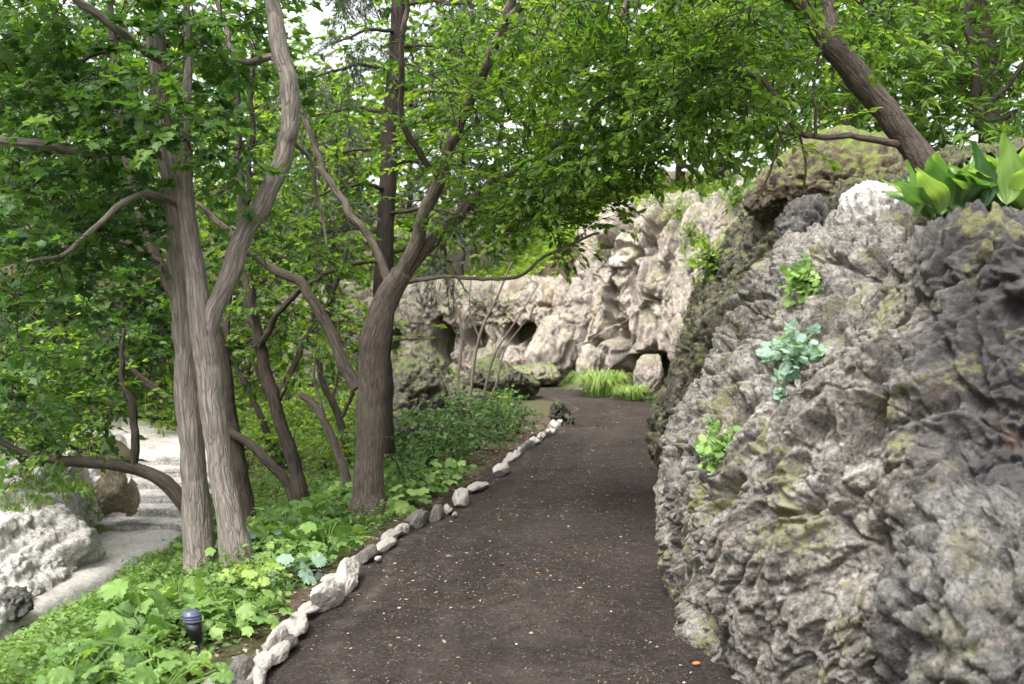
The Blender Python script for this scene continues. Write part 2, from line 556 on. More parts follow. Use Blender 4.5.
def mk_path():
    m = N('dark_gravel')
    c = m.coord('Object')
    n1 = m.noise(c, 0.9, 5, 0.6, 0.5)
    n2 = m.noise(c, 48, 6, 0.8)
    n3 = m.noise(c, 8, 4, 0.6)
    col = m.ramp(n1, [(0.35, (0.022, 0.0175, 0.016)), (0.65, (0.04, 0.032, 0.0285))])
    col = m.mix(1.0, col, m.mapr(n2, 0.32, 0.7, 0.4, 1.9), 'MULTIPLY')
    col = m.mix(m.mapr(n3, 0.52, 0.75, 0, 0.35), col, (0.085, 0.068, 0.06))
    at = m.n('ShaderNodeAttribute', attribute_name='bark')
    sp_ = m.n('ShaderNodeSeparateXYZ')
    m.l(at.outputs['Vector'], sp_.inputs[0])
    wob = m.math('MULTIPLY', m.math('SUBTRACT', m.noise(c, .55, 2), .5), .9)
    for pos, wd, st in ((-.72, .07, .55), (.12, .3, .22), (-.3, .14, .2)):
        ln = m.math('ABSOLUTE', m.math('SUBTRACT', m.math('ADD', sp_.outputs[0], wob), pos))
        col = m.mix(m.math('MULTIPLY', m.mapr(ln, wd, 0.0, 0, st), m.mapr(n3, .3, .6)), col, (0.09, 0.075, 0.066))
    damp = m.mapr(m.noise(c, 1.7, 4, .6), .55, .7, 0, .45)
    col = m.mix(damp, col, (0.016, 0.013, 0.012))
    v = m.n('ShaderNodeTexVoronoi')
    v.inputs['Scale'].default_value = 58
    m.l(c, v.inputs['Vector'])
    peb = m.math('MULTIPLY', m.mapr(v.outputs['Distance'], 0.42, 0.25), m.mapr(m.noise(c, 21, 3), 0.5, 0.62))
    pc = m.mix(0.75, v.outputs['Color'], (0.2, 0.16, 0.14))
    pc = m.mix(1.0, pc, (0.55, 0.5, 0.48), 'MULTIPLY')
    col = m.mix(m.math('MULTIPLY', peb, 0.85), col, pc)
    h = m.math('ADD', m.math('MULTIPLY', n2, 0.8), m.math('MULTIPLY', peb, 0.5))
    m.surface(col, 0.95, m.bump(h, 1.0, 0.016), 0.12)
    return m.m


def mk_soil(name, a, b, c3, green=0.5):
    m = N(name)
    c = m.coord('Object')
    n1 = m.noise(c, 1.3, 5, 0.65, 0.6)
    n2 = m.noise(c, 30, 5, 0.7)
    col = m.ramp(n2, [(0.3, a), (0.6, b), (0.75, c3)])
    col = m.mix(m.math('MULTIPLY', m.math('MULTIPLY', m.mapr(n1, 0.42, 0.6), green), m.mapr(n2, .38, .56)), col, m.ramp(m.noise(c, 70, 3), [(.35, (0.035, 0.06, 0.015)), (.65, (0.075, 0.12, 0.03))]))
    m.surface(col, 0.95, m.bump(n2, 0.9, 0.025), 0.1)
    return m.m


M['path'] = mk_path()
M['soil'] = mk_soil('leafy_soil', (0.05, 0.036, 0.028), (0.1, 0.072, 0.055), (0.2, 0.15, 0.11), 0.75)
M['dust'] = mk_rock('pale_dust', (0.80, 0.76, 0.72), (0.66, 0.62, 0.58), (0.4, 0.37, 0.34), moss=.1, rust=.1, stain=.5, sc=1.3, stain_col=(.2, .17, .14))

# ------------------------------------------------------------------ terrain
CL = np.array([(-.10, -3, 1.0), (-.07, 2, 1.0), (-.07, 4.3, .98), (-.11, 5.2, .95), (-.05, 6.2, .92), (.28, 8.2, .87), (.72, 10.5, .82), (1.28, 13.4, .78),
               (1.52, 15.4, .72), (1.52, 17.0, .70), (1.15, 18.6, .74), (.35, 19.8, .8), (-1.0, 20.6, .85), (-3.5, 21.3, .9), (-8, 22, .9)], dtype=float)
CLs = catmull(np.stack([CL[:, 0], CL[:, 1], np.zeros(len(CL)), CL[:, 2]], 1), 260)
CLs = np.stack([CLs[:, 0], CLs[:, 1], CLs[:, 3]], 1)
_k = CL[:, 1] <= 16
xe_y, xe_x = CL[_k, 1], CL[_k, 0] - CL[_k, 2]
xr_y, xr_x = CL[_k, 1], CL[_k, 0] + CL[_k, 2]


LP_Y = [2, 6, 9, 11.0, 12.6, 14.0, 15.5, 17.6, 19.5]
LP_X = [-4.65, -4.6, -4.5, -4.42, -4.5, -4.72, -5.3, -6.4, -8.5]


def xe(y):
    return np.interp(y, xe_y, xe_x)


def path_dist(x, y):
    x = np.atleast_1d(x)
    y = np.atleast_1d(y)
    d = np.full(x.shape, 1e9)
    for i in range(0, len(CLs), 2):
        d = np.minimum(d, np.hypot(x - CLs[i, 0], y - CLs[i, 1]) - CLs[i, 2])
    return d


def H(x, y, detail=True):
    x = np.atleast_1d(np.asarray(x, dtype=float))
    y = np.atleast_1d(np.asarray(y, dtype=float))
    s = xe(y) - x
    floor = np.interp(y, [0, 11.6, 14.2, 20, 26], [-1.05, -1.05, -.58, -.5, -.3])
    z = floor * sstep(0.45, 3.55, s)
    lx = np.interp(y, [0, 12, 14, 18, 22, 30], [-5.3, -5.3, -5.9, -7.8, -10, -13])
    z = z + 0.16 * np.maximum(0, lx - 1.2 - x) * sstep(lx - 0.6, lx - 3, x) + 0.12 * np.maximum(0, -14 - x)
    # right plateau carried by the rocks
    xr = np.interp(y, [-5, 0, 5, 7, 9, 12, 14, 16, 30], [2.2, 1.9, 1.75, 2.0, 2.0, 2.7, 3.3, 3.6, 4.2])
    zr = np.interp(y, [-5, 6, 8, 12, 16, 20, 45], [1.7, 1.8, 2.3, 2.6, 3.1, 3.3, 6])
    r = zr * sstep(0.1, 0.9, x - xr) + 0.1 * np.maximum(0, x - xr - 3)
    # plateau behind the far cliffs
    yb = np.interp(x, [-14, -8, -3, 0, 1.5, 3, 6], [30, 27.5, 25.2, 24, 23.0, 22.0, 20])
    zb = np.interp(x, [-12, -3, 0, 1.3, 3], [1.0, 1.8, 1.9, 3.2, 3.6])
    b = zb * sstep(0.0, 1.0, y - yb) + 0.16 * np.maximum(0, y - yb - 2)
    z = np.where(x > 1.2, np.maximum(r, np.maximum(b, z)), z + b)
    z = np.minimum(z, 12)
    if detail:
        pz = np.stack([x, y, np.zeros_like(x)], 1)
        z = z + (0.07 * fbm(pz * 0.9, 3, 3) + 0.018 * fbm(pz * 5, 2, 8)) * sstep(0.15, 0.8, path_dist(x, y))
    ld = np.abs(x - np.interp(y, LP_Y, LP_X))
    z = z - 0.22 * sstep(0.75, 0.45, ld) * ((y > 2) & (y < 19.4) & (x < -2.5))
    w = sstep(1.1, 0.35, path_dist(x, y))
    z = z * (1 - w) - 0.02 * w
    return z


def Hs(x, y):
    return float(H(x, y)[0])


def GT(px, py, z0=0.0):
    """ground point under a pixel, on the terrain"""
    z = z0
    for _ in range(12):
        g = G(px, py, z)
        z = 0.5 * z + 0.5 * Hs(g[0], g[1])
    g = G(px, py, z)
    return np.array([g[0], g[1], Hs(g[0], g[1])])


def axis(lo, hi, step, ends):
    core = np.arange(lo, hi + 1e-6, step)
    l, r = [], []
    st, v = step, lo
    while v > -ends:
        st *= 1.25
        v -= st
        l.append(v)
    st, v = step, hi
    while v < ends:
        st *= 1.25
        v += st
        r.append(v)
    return np.concatenate([l[::-1], core, r])


gx = axis(-9, 5, 0.07, 400)
gy = axis(0, 25, 0.09, 400)
XX, YY = np.meshgrid(gx, gy, indexing='ij')
ZZ = H(XX.ravel(), YY.ravel()).reshape(XX.shape)
mb = MB()
mb.grid(np.stack([XX, YY, ZZ], -1))
ground = mb.build('ground', M['soil'])
tag(ground, kind='structure')

# main path sheet
nn, mm = 520, 60
c = catmull(np.stack([CLs[:, 0], CLs[:, 1], np.zeros(len(CLs)), CLs[:, 2]], 1), nn)
t = np.gradient(c[:, :2], axis=0)
t /= np.linalg.norm(t, axis=1, keepdims=True)
nrm2 = np.stack([t[:, 1], -t[:, 0]], 1)
k = np.linspace(-1, 1, mm)
wid = c[:, 3][:, None] * np.where(k > 0, k * 1.25, k * 1.08)[None]
X = c[:, 0][:, None] + nrm2[:, 0][:, None] * wid
Y = c[:, 1][:, None] + nrm2[:, 1][:, None] * wid
pz = np.stack([X.ravel(), Y.ravel(), np.zeros(X.size)], 1)
Z = (0.02 * fbm(pz * 1.1, 3, 21) + 0.006 * fbm(pz * 9, 2, 22)).reshape(X.shape) + 0.012 - 0.035 * np.abs(k[None]) ** 6
mb = MB()
bkp = np.stack([np.broadcast_to(k[None] * 1.0, X.shape), np.broadcast_to(np.linspace(0, 24, nn)[:, None], X.shape), np.ones_like(X)], -1)
mb.grid(np.stack([X, Y, Z], -1), flip=True, bk=bkp)
path = mb.build('path', M['path'])
tag(path, kind='structure')

# pale lower path in the dell: level stretch, then the stretch above the steps
LP = np.array([(-4.65, 2), (-4.6, 6), (-4.5, 9), (-4.42, 11.0), (-4.5, 12.6), (-4.72, 14.0), (-5.3, 15.5), (-6.4, 17.6), (-8.5, 19.5), (-12, 21)], dtype=float)
lc = catmull(np.stack([LP[:, 0], LP[:, 1], np.zeros(len(LP))], 1), 240)[:, :2]
t = np.gradient(lc, axis=0)
t /= np.linalg.norm(t, axis=1, keepdims=True)
nr = np.stack([t[:, 1], -t[:, 0]], 1)
k = np.linspace(-.62, .62, 24)
hw = np.interp(lc[:, 1], [0, 9, 11, 14], [.6, .6, .9, 1.0])[:, None]
X = lc[:, 0][:, None] + nr[:, 0][:, None] * k * hw
Y = lc[:, 1][:, None] + nr[:, 1][:, None] * k * hw
Zc = np.interp(lc[:, 1], [0, 12.0, 14.0, 30], [-1.02, -1.02, -.52, -.42])
pz = np.stack([X.ravel(), Y.ravel(), np.zeros(X.size)], 1)
Zc = Zc - .17 * sstep(11.75, 12.1, lc[:, 1]) * sstep(14.25, 13.9, lc[:, 1])
Z = Zc[:, None] + 0.02 * fbm(pz * 1.5, 3, 31).reshape(X.shape) - 0.12 * (np.abs(k[None]) / .62) ** 8
mb = MB()
mb.grid(np.stack([X, Y, Z], -1), flip=True)
tag(mb.build('lower_path', M['dust']), kind='structure')

# ------------------------------------------------------------------ rocks
def tufa(p, s=1.0, seed=0, zs=0.55, pit=1.0, tilt=0.0, strata=0.0, lace=1.0, block=0.0, fine=1.0):
    """relief of porous weathered tufa: lumps, drip ridges, pockets and fine grain (metres at s = 1)"""
    p = np.asarray(p, dtype=np.float64) / s
    q = p.copy()
    q[:, 1] = p[:, 1] - tilt * p[:, 2]
    q[:, 2] = p[:, 2] * zs
    w = np.stack([perlin(p * 1.7 + 3, seed + 40), perlin(p * 1.7 + 7, seed + 41), perlin(p * 1.7 + 11, seed + 42)], 1)
    w2 = np.stack([perlin(p * 7 + 3, seed + 43), perlin(p * 7 + 7, seed + 44), perlin(p * 7 + 11, seed + 45)], 1)
    q = q + 0.17 * w + 0.03 * w2
    d = 0.17 * fbm(q * 1.0, 3, seed) + 0.085 * perlin(q * 2.1 + 31, seed + 50)
    if block:
        f1, f2, vv = worley(q * 1.9 + 4, seed + 70, True)
        edge = sstep(0.0, 0.16, f2 - f1)
        d += block * (0.26 * (vv - .5) * edge - 0.12 * (1 - sstep(0.0, 0.07, f2 - f1)))
        f1, f2, vv = worley(q * 4.6 + 4, seed + 72, True)
        d += block * (0.08 * (vv - .5) * sstep(0.0, 0.16, f2 - f1) - 0.05 * (1 - sstep(0.0, 0.08, f2 - f1)))
    d += 0.05 * (ridged(q * 2.4, 3, seed + 10) - 0.7)
    if strata:
        e1, e2 = np.array([.45, .75, .48]), np.array([-.6, .0, .8])
        e3 = np.cross(e1, e2)
        g = np.stack([p @ e1 * .55, p @ e2 * 2.6, p @ e3 * 1.6], 1) + .25 * w
        d -= strata * (.16 * sstep(.35, 1.1, ridged(g, 2, seed + 60)) + .05 * sstep(.3, 1.0, ridged(g * 2.7, 2, seed + 63)))
    # pockets of three sizes with crisp rims
    f1, f2 = worley(q * 3.4, seed + 20)
    rag = .13 * perlin(q * 10, seed + 80) + .07 * perlin(q * 24, seed + 81)
    f1 = f1 + rag
    mask = sstep(-0.05, 0.25, perlin(q * 1.3 + 5, seed + 21))
    d -= pit * 0.15 * sstep(0.42, 0.2, f1) * mask
    d -= lace * 0.05 * sstep(0.13, 0.0, f2 - f1)
    f1, f2 = worley(q * [10, 10, 7.5], seed + 22)
    f1 = f1 + .12 * perlin(q * 30, seed + 82)
    mask2 = sstep(-0.2, 0.12, perlin(q * 2.9 + 9, seed + 23))
    d -= fine * pit * 0.095 * sstep(0.46, 0.24, f1) * mask2
    d -= lace * 0.022 * sstep(0.12, 0.0, f2 - f1)
    d -= (1 - fine) * 0.05 * sstep(.55, 1.15, ridged(q * [4.2, 4.2, 2.2] + 3, 2, seed + 90))
    d += fine * 0.03 * (ridged(q * 8, 3, seed + 24, .6) - 0.5)
    f1, f2 = worley(q * 23, seed + 26)
    mask3 = sstep(-0.2, 0.12, perlin(q * 5 + 2, seed + 27))
    d -= fine * pit * 0.028 * sstep(0.46, 0.22, f1) * mask3
    d += 0.013 * fbm(p * 26, 3, seed + 25, .6)
    return d * s


def loft(stations, nu, nv, K=26):
    S = np.array([catmull(np.array(pr, dtype=float), K) for pr in stations])       # m, K, 3
    A = catmull(S, nu, by_len=False)
    B = catmull(np.swapaxes(A, 0, 1), nv, by_len=False)
    return np.swapaxes(B, 0, 1)


def rock_loft(name, stations, nu, nv, mat, s=1.0, seed=0, amp=1.0, outward=(-1, 0, 0.3), carve=(), origin=(0, 0, 0), off=75, **kw):
    Q = loft(stations, nu, nv)
    gu = np.gradient(Q, axis=0)
    gv = np.gradient(Q, axis=1)
    n = np.cross(gu, gv)
    n /= np.linalg.norm(n, axis=2, keepdims=True) + 1e-9
    flip = (n.reshape(-1, 3) @ np.array(outward)).mean() < 0
    if flip:
        n = -n
    p = Q.reshape(-1, 3)
    d = amp * tufa(p, s, seed, **kw)
    d = d - np.percentile(d, off)
    for (cx, cy, cz, rx, ry, rz, depth) in carve:
        e = ((p[:, 0] - cx) / rx) ** 2 + ((p[:, 1] - cy) / ry) ** 2 + ((p[:, 2] - cz) / rz) ** 2
        e = e + 0.7 * perlin(p * 1.8, seed + 77) + 0.45 * perlin(p * 4.5, seed + 78)
        d = d - depth * sstep(1.05, 0.15, e)
    V = (p + n.reshape(-1, 3) * d[:, None]).reshape(Q.shape)
    mb = MB()
    mb.grid(V, flip=flip)
    return mb.build(name, mat, origin=origin)


_ico = {}


def ico(sub):
    if sub not in _ico:
        bm = bmesh.new()
        bmesh.ops.create_icosphere(bm, subdivisions=sub, radius=1)
        v = np.array([x.co[:] for x in bm.verts])
        f = np.array([[x.index for x in fc.verts] for fc in bm.faces])
        bm.free()
        _ico[sub] = (v, f)
    return _ico[sub]


def boulder_mesh(mb, center, rad, sub=5, seed=0, s=0.5, amp=1.0, planes=14, rot=0.0, sharp=0.5, **kw):
    v, f = ico(sub)
    r = np.random.default_rng(seed)
    nn_ = r.normal(size=(planes, 3))
    nn_ /= np.linalg.norm(nn_, axis=1, keepdims=True)
    dd = r.uniform(0.72, 1.05, planes)
    k = v @ nn_.T
    rr = np.where(k > 0.15, dd[None] / np.maximum(k, 0.15), 5)
    rr = np.minimum(np.sort(rr, axis=1)[:, 0], 1.25)
    rr = sharp * rr + (1 - sharp)
    p = v * rr[:, None] * np.array(rad)
    n = v / np.array(rad)
    n /= np.linalg.norm(n, axis=1, keepdims=True)
    cr, sr = math.cos(rot), math.sin(rot)
    R = np.array([[cr, -sr, 0], [sr, cr, 0], [0, 0, 1]])
    p = p @ R.T
    n = n @ R.T
    d = amp * tufa(p + seed * 5.3, s, seed % 97, **kw)
    d = d - np.percentile(d, 70)
    p = p + n * d[:, None] + np.array(center)
    mb.add(p, f.ravel(), np.full(len(f), 3))


def boulder(name, center, rad, mat, sub=5, seed=0, **kw):
    mb = MB()
    boulder_mesh(mb, center, rad, sub, seed, **kw)
    return mb.build(name, mat, origin=(center[0], center[1], center[2] - rad[2]))


# near tufa wall on the right of the path: profiles (x, z) at distances y
def prof(y, pts, dx=0.0):
    return [(x + dx, y, z) for x, z in pts]


def wall(st):
    out = []
    for x, y, nx, ny, pr in st:
        L = math.hypot(nx, ny)
        out.append([(x + i * nx / L, y + i * ny / L, z) for i, z in pr])
    return out


def scz(pr, k, add=0.0):
    return [(i, z * k if z > 0 else z) for i, z in pr]


R1 = [(0, -.3), (-.06, .2), (-.10, .6), (.08, 1.12), (.36, 1.62), (.70, 2.04), (1.9, 2.15)]
R1n = [(0, -.3), (-.05, .2), (-.06, .6), (.10, 1.12), (.28, 1.55), (.52, 1.93), (1.9, 2.08)]
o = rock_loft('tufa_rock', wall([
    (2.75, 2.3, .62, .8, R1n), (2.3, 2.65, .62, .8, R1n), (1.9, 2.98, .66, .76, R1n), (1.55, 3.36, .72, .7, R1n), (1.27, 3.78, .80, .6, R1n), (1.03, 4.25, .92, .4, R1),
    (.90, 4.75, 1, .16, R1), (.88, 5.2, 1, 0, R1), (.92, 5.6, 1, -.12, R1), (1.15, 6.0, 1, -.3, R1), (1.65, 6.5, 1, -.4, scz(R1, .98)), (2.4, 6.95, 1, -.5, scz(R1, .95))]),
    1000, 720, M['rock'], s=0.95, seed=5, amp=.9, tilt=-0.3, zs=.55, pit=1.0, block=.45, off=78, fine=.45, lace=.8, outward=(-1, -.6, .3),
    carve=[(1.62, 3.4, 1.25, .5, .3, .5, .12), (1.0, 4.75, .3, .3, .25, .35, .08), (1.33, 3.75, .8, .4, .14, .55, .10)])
tag(o, 'largest pitted grey tufa rock filling the right side, leaning over the dark path', 'rock')
# lower lobe pushing out at the near right
mb = MB()
boulder_mesh(mb, (1.72, 3.12, .22), (.5, .42, .86), 7, 19, s=.8, amp=1.0, rot=-.7, pit=.9, zs=.6, block=.6, sharp=.6)
o = mb.build('tufa_boulder', M['rock_near'], origin=(1.72, 3.12, 0))
tag(o, 'smoother grey tufa boulder at the foot of the big rock, lower right corner', 'boulder')

R2b = [(1.42, -.3), (1.38, .4), (1.48, .85), (1.60, 1.33), (1.74, 1.7), (1.93, 2.05), (2.1, 2.42), (2.4, 2.62), (3.6, 2.8)]
o = rock_loft('mossy_rock', [prof(6.6, R2b, .75), prof(7.4, R2b, .32), prof(8.2, R2b, .1), prof(9.0, R2b, 0), prof(9.8, R2b, .05), prof(10.4, R2b, .35), prof(10.9, R2b, 1.0)],
              440, 400, M['rock_dark'], s=0.8, seed=31, amp=0.8, tilt=-0.3, zs=.45, block=.5)
tag(o, 'dark moss streaked rock wall behind the largest grey rock', 'rock')

o = boulder('perched_boulder', (2.68, 8.35, 2.60), (0.74, .75, .42), M['rock_brown'], 6, 7, s=0.6, amp=0.9, rot=0.3)
tag(o, 'brown overhanging boulder on top of the rocks beneath the leaning tree', 'boulder')
o = boulder('crest_rock', P(880, 222, 5.0), (.17, .17, .2), M['rock_white'], 5, 12, s=0.3, amp=1.1)
tag(o, 'pale craggy tufa knob on the rock crest left of the hosta', 'rock')
o = boulder('crest_rock', P(808, 228, 5.45), (.14, .15, .16), M['rock_near'], 5, 13, s=0.3, amp=1.2)
tag(o, 'grey pointed tufa knob on the rock crest under the low branch', 'rock')

# lichened slope of cliff between the tall pale cliff and the mossy rock
SL = [(0, -.3), (-.05, .5), (.1, 1.2), (.35, 1.9), (.7, 2.5), (1.1, 2.95), (2.0, 3.1), (3.4, 3.2)]


o = rock_loft('lichened_cliff', wall([(3.6, 17.3, 1, -.2, scz(SL, 1.05)), (2.75, 16.0, 1, .0, scz(SL, 1.12)), (2.45, 14.5, 1, 0, scz(SL, 1.08)), (2.2, 13.0, 1, 0, scz(SL, 1.02)), (1.95, 11.5, 1, 0, scz(SL, .95)),
                                 (1.85, 10.2, 1, -.1, scz(SL, .9)), (2.3, 9.3, 1, -.3, scz(SL, .88))]),
              420, 320, M['rock_slope'], s=1.1, seed=44, amp=0.8, tilt=-0.3, zs=.42, block=.9)
tag(o, 'sloping grey cliff with yellow green moss streaks, between pale cliff and dark mossy rock', 'cliff')

TC = [(0, -.4), (0, .1), (-.12, .7), (-.02, 1.4), (.12, 2.2), (.3, 3.0), (.62, 3.62), (1.5, 3.9), (3.4, 4.0)]
o = rock_loft('tall_cliff', wall([(.75, 23.6, 1, .3, scz(TC, .62)), (.98, 22.3, .8, .7, scz(TC, .75)), (1.35, 21.5, .1, 1, scz(TC, .86)), (2.0, 21.1, .1, 1, scz(TC, .97)), (2.7, 20.5, .3, 1, TC),
                             (3.25, 19.6, .5, 1, TC), (3.5, 18.2, .9, .4, TC), (3.6, 16.8, 1, .2, scz(TC, .95))]),
              560, 420, M['rock_pale'], s=2.0, seed=53, amp=0.6, outward=(-.3, -1, .2), pit=1.15, zs=0.22, block=1.9, fine=.8,
              carve=[(2.62, 20.6, .05, .62, 3, .85, 1.9), (3.25, 19.6, .1, .3, 3, .5, 1.5), (1.98, 21.1, 1.55, .16, 3, .95, .55), (2.15, 21, .9, .26, 3, .6, .5), (1.3, 21.6, .9, .2, 3, .5, .7), (2.45, 20.8, 2.2, .1, 3, .5, .3), (2.9, 20.3, 2.9, .1, 3, .16, .4)])
tag(o, 'tall pale beige cliff with a low dark cave, where the path bends', 'cliff')
LC = [(0, -.6), (.05, .2), (.2, .7), (.18, 1.05), (.06, 1.35), (.05, 1.8), (.45, 2.15), (1.5, 2.35), (3.4, 2.5)]
o = rock_loft('low_cliff', wall([(-8, 25.6, 0, 1, scz(LC, .8)), (-5.5, 25.4, 0, 1, scz(LC, .9)), (-3.4, 24.9, 0, 1, LC), (-2.2, 24.2, .1, 1, LC), (-1.1, 23.7, .1, 1, LC), (-.1, 23.3, 0, 1, LC), (.7, 22.9, -.1, 1, LC), (1.4, 22.4, -.2, 1, scz(LC, 1.05))]),
              560, 240, M['rock_pale'], s=1.7, seed=61, amp=0.6, outward=(0, -1, .2), zs=0.5, block=1.1, pit=1.2,
              carve=[(-1.75, 24, .85, .34, 3, .6, 1.5), (-.05, 23.2, 1.0, .2, 3, .24, 1.0), (.42, 23, .95, .3, 3, .42, 1.0), (-3.0, 24.6, .9, .3, 3, .4, 1.0), (-.9, 23.6, .9, .3, 3, .22, .6)])
tag(o, 'low sun bleached cliff with a row of dark hollows beyond the bare shrub', 'cliff')
# rubble at the foot of the cliffs
for i, (px, py, d, rx, rz, lab) in enumerate([
        (552, 352, 21.6, .5, .85, 'knobbly brown rock column at the left edge of the tall cliff'),
        (590, 372, 20.6, .32, .55, 'pale buttress rock at the foot of the tall cliff'),
        (522, 377, 21.4, .5, .25, 'low flat rock on the far path bend below the hollows'),
        (545, 374, 21.0, .35, .25, 'small rock heap against the brown rock column')]):
    g = P(px, py, d)
    o = boulder('cliff_rock', (g[0], d, max(g[2], -.1)), (rx, .45, rz), M['rock_pale' if i < 2 else 'rock_slope'], 5, 70 + i, s=0.7, amp=1.0)
    tag(o, lab, 'rock')
o = boulder('white_boulder', P(650, 376, 18.0), (.26, .28, .40), M['rock_pale'], 5, 90, s=0.4, amp=.7)
tag(o, 'smooth pale boulder standing at the mouth of the low cave', 'boulder')

# boulders in the shrubbery left of the path bend
for i, (px, py, d, r, lab) in enumerate([
        (497, 383, 18.0, (.62, .5, .36), 'flat topped grey boulder beside the far path bend'),
        (428, 384, 16.0, (.42, .42, .58), 'tall dark pointed boulder behind the bare stems'),
        (405, 408, 14.6, (.62, .5, .58), 'broad shaded boulder right of the central tree trunk'),
        (452, 402, 15.6, (.42, .4, .26), 'low mossy boulder between the pointed boulder and the shrubs'),
        (402, 436, 12.4, (.42, .35, .22), 'small square boulder low beside the central tree trunk'),
        (560, 424, 13.8, (.17, .16, .27), 'dark upright stone at the corner of the shrub bed')]):
    g = P(px, py, d)
    o = boulder('garden_boulder', g, r, M['rock_mid'], 6, 120 + i, s=0.8, amp=1.15, sharp=.9, planes=9)
    tag(o, lab, 'boulder')

# pale outcrop in the dell, left
OC = [(0, -.3), (.02, .1), (.25, .32), (.7, .5), (1.3, .66), (2.0, .85), (3.2, .9)]


def oc(x, y, k, z0=-1.05, nx=-1.0, ny=.15):
    return [(x + i * nx, y + i * ny, z0 + z * k) for i, z in OC]


o = rock_loft('rock_outcrop', [oc(-4.3, 5.6, .35), oc(-4.28, 7.0, .6), oc(-4.25, 8.4, .85), oc(-4.3, 9.6, 1.25), oc(-4.45, 10.6, 1.55), oc(-4.78, 11.6, 1.7), oc(-5.0, 12.6, 1.6), oc(-5.5, 13.4, 1.15, ny=.3), oc(-6.6, 14.0, .8, ny=.6)],
              460, 320, M['rock_white'], s=1.5, seed=140, amp=0.6, outward=(.3, -.2, 1), zs=.9, pit=.5, strata=1.15, lace=.3, block=.15, fine=.4)
tag(o, 'broad sunlit pale rock outcrop rising beside the lower path', 'rock')
o = boulder('ochre_rock', P(114, 492, 11.7), (.15, .2, .27), M.setdefault('ochre', mk_rock('ochre_tufa', (.5, .46, .4), (.38, .32, .22), (.18, .14, .09), moss=.3, moss_col=(.22, .18, .04), rust=.3, sc=1.2)), 5, 150, s=0.7, amp=.6, sharp=1.0, planes=8, pit=.3)
tag(o, 'ochre and brown rock capping the outcrop beside the stone steps', 'rock')
o = boulder('ochre_rock', P(130, 494, 11.9), (.08, .16, .2), M['ochre'], 5, 151, s=0.7, amp=.6, sharp=1.0, planes=8, pit=.3)
tag(o, 'small ochre stained rock flanking the left side of the stone steps', 'rock')
o = boulder('dell_rock', P(6, 606, 8.4), (.2, .2, .15), M['rock_near'], 5, 152, s=0.4, amp=1.0)
tag(o, 'dark grey rock on the lower path edge at the far left', 'rock')
for i, (px, py, d, r, lab) in enumerate([
        (20, 478, 15.5, (1.0, .6, .55), 'white rock bank under the hanging branches at far left'),
        (95, 455, 16.5, (.7, .5, .45), 'white rock bank left of where the upper path begins'),
        (-25, 520, 12.5, (.7, .6, .4), 'pale rock slab at the left edge above the grass patch')]):
    o = boulder('bank_rock', P(px, py, d), r, M['rock_white'], 5, 160 + i, s=0.8, amp=1.0)
    tag(o, lab, 'rock')

# stone steps climbing out of the dell
steps = empty('stone_steps', (-4.5, 12.1, -1.02))
tag(steps, 'worn pale stone steps climbing from the lower path to the upper one', 'steps')
for i in range(6):
    y0 = 11.9 + i * 0.38
    cx = np.interp(y0, LP[:, 1], LP[:, 0])
    mb = MB()
    v, f = ico(5)
    q = np.sign(v) * np.abs(v) ** 0.28
    q = q / np.abs(q).max(0) * np.array([.62, .27, .085]) + np.array([0, 0.2, 0])
    q = q + v * tufa(q + i * 7.7, .5, i)[:, None] * 0.3
    mb.add(q + np.array([cx, y0, -1.04 + i * 0.1]), f.ravel(), np.full(len(f), 3))
    mb.build('step', M['rock_white'], steps)

# ------------------------------------------------------------------ edging stones along the left of the path
protos = []
for i in range(9):
    mb = MB()
    r = np.random.default_rng(300 + i)
    boulder_mesh(mb, (0, 0, 0), (1.0, .62 + .25 * r.random(), .55 + .3 * r.random()), 5, 300 + i, s=0.8, amp=0.9, sharp=1.0, planes=9, pit=.8)
    ob = mb.build('edging_stone', M['stone' if i % 4 else 'stone_dark'])
    protos.append(ob.data)
    bpy.data.objects.remove(ob)


def estone(px, py, lpx, hpx, ang, proto, label, group=None, sink=0.35):
    g = G(px, py + hpx * .36, 0.0)
    o = link('edging_stone', protos[proto], None, (g[0], g[1], 0.02))
    d = g[1]
    sx = lpx / FPX * d / 2 * .92
    sz = hpx / FPX * d / 2 * .6
    sx = sx * (1.5 if lpx > 20 else 1.15)
    o.scale = (sx, max(sx * .5, sz * .8), sz / .62)
    o.location.z = 0.02 + sz * (1 - 2 * sink)
    yy = float(np.interp(g[1] + .3, xe_y, xe_x)) - float(np.interp(g[1] - .3, xe_y, xe_x))
    ang = math.atan2(.6, yy) + random.uniform(-.3, .3)
    o.rotation_euler = (random.uniform(-.15, .15), random.uniform(-.15, .15), ang)
    tag(o, label, 'stone', group)
    return o


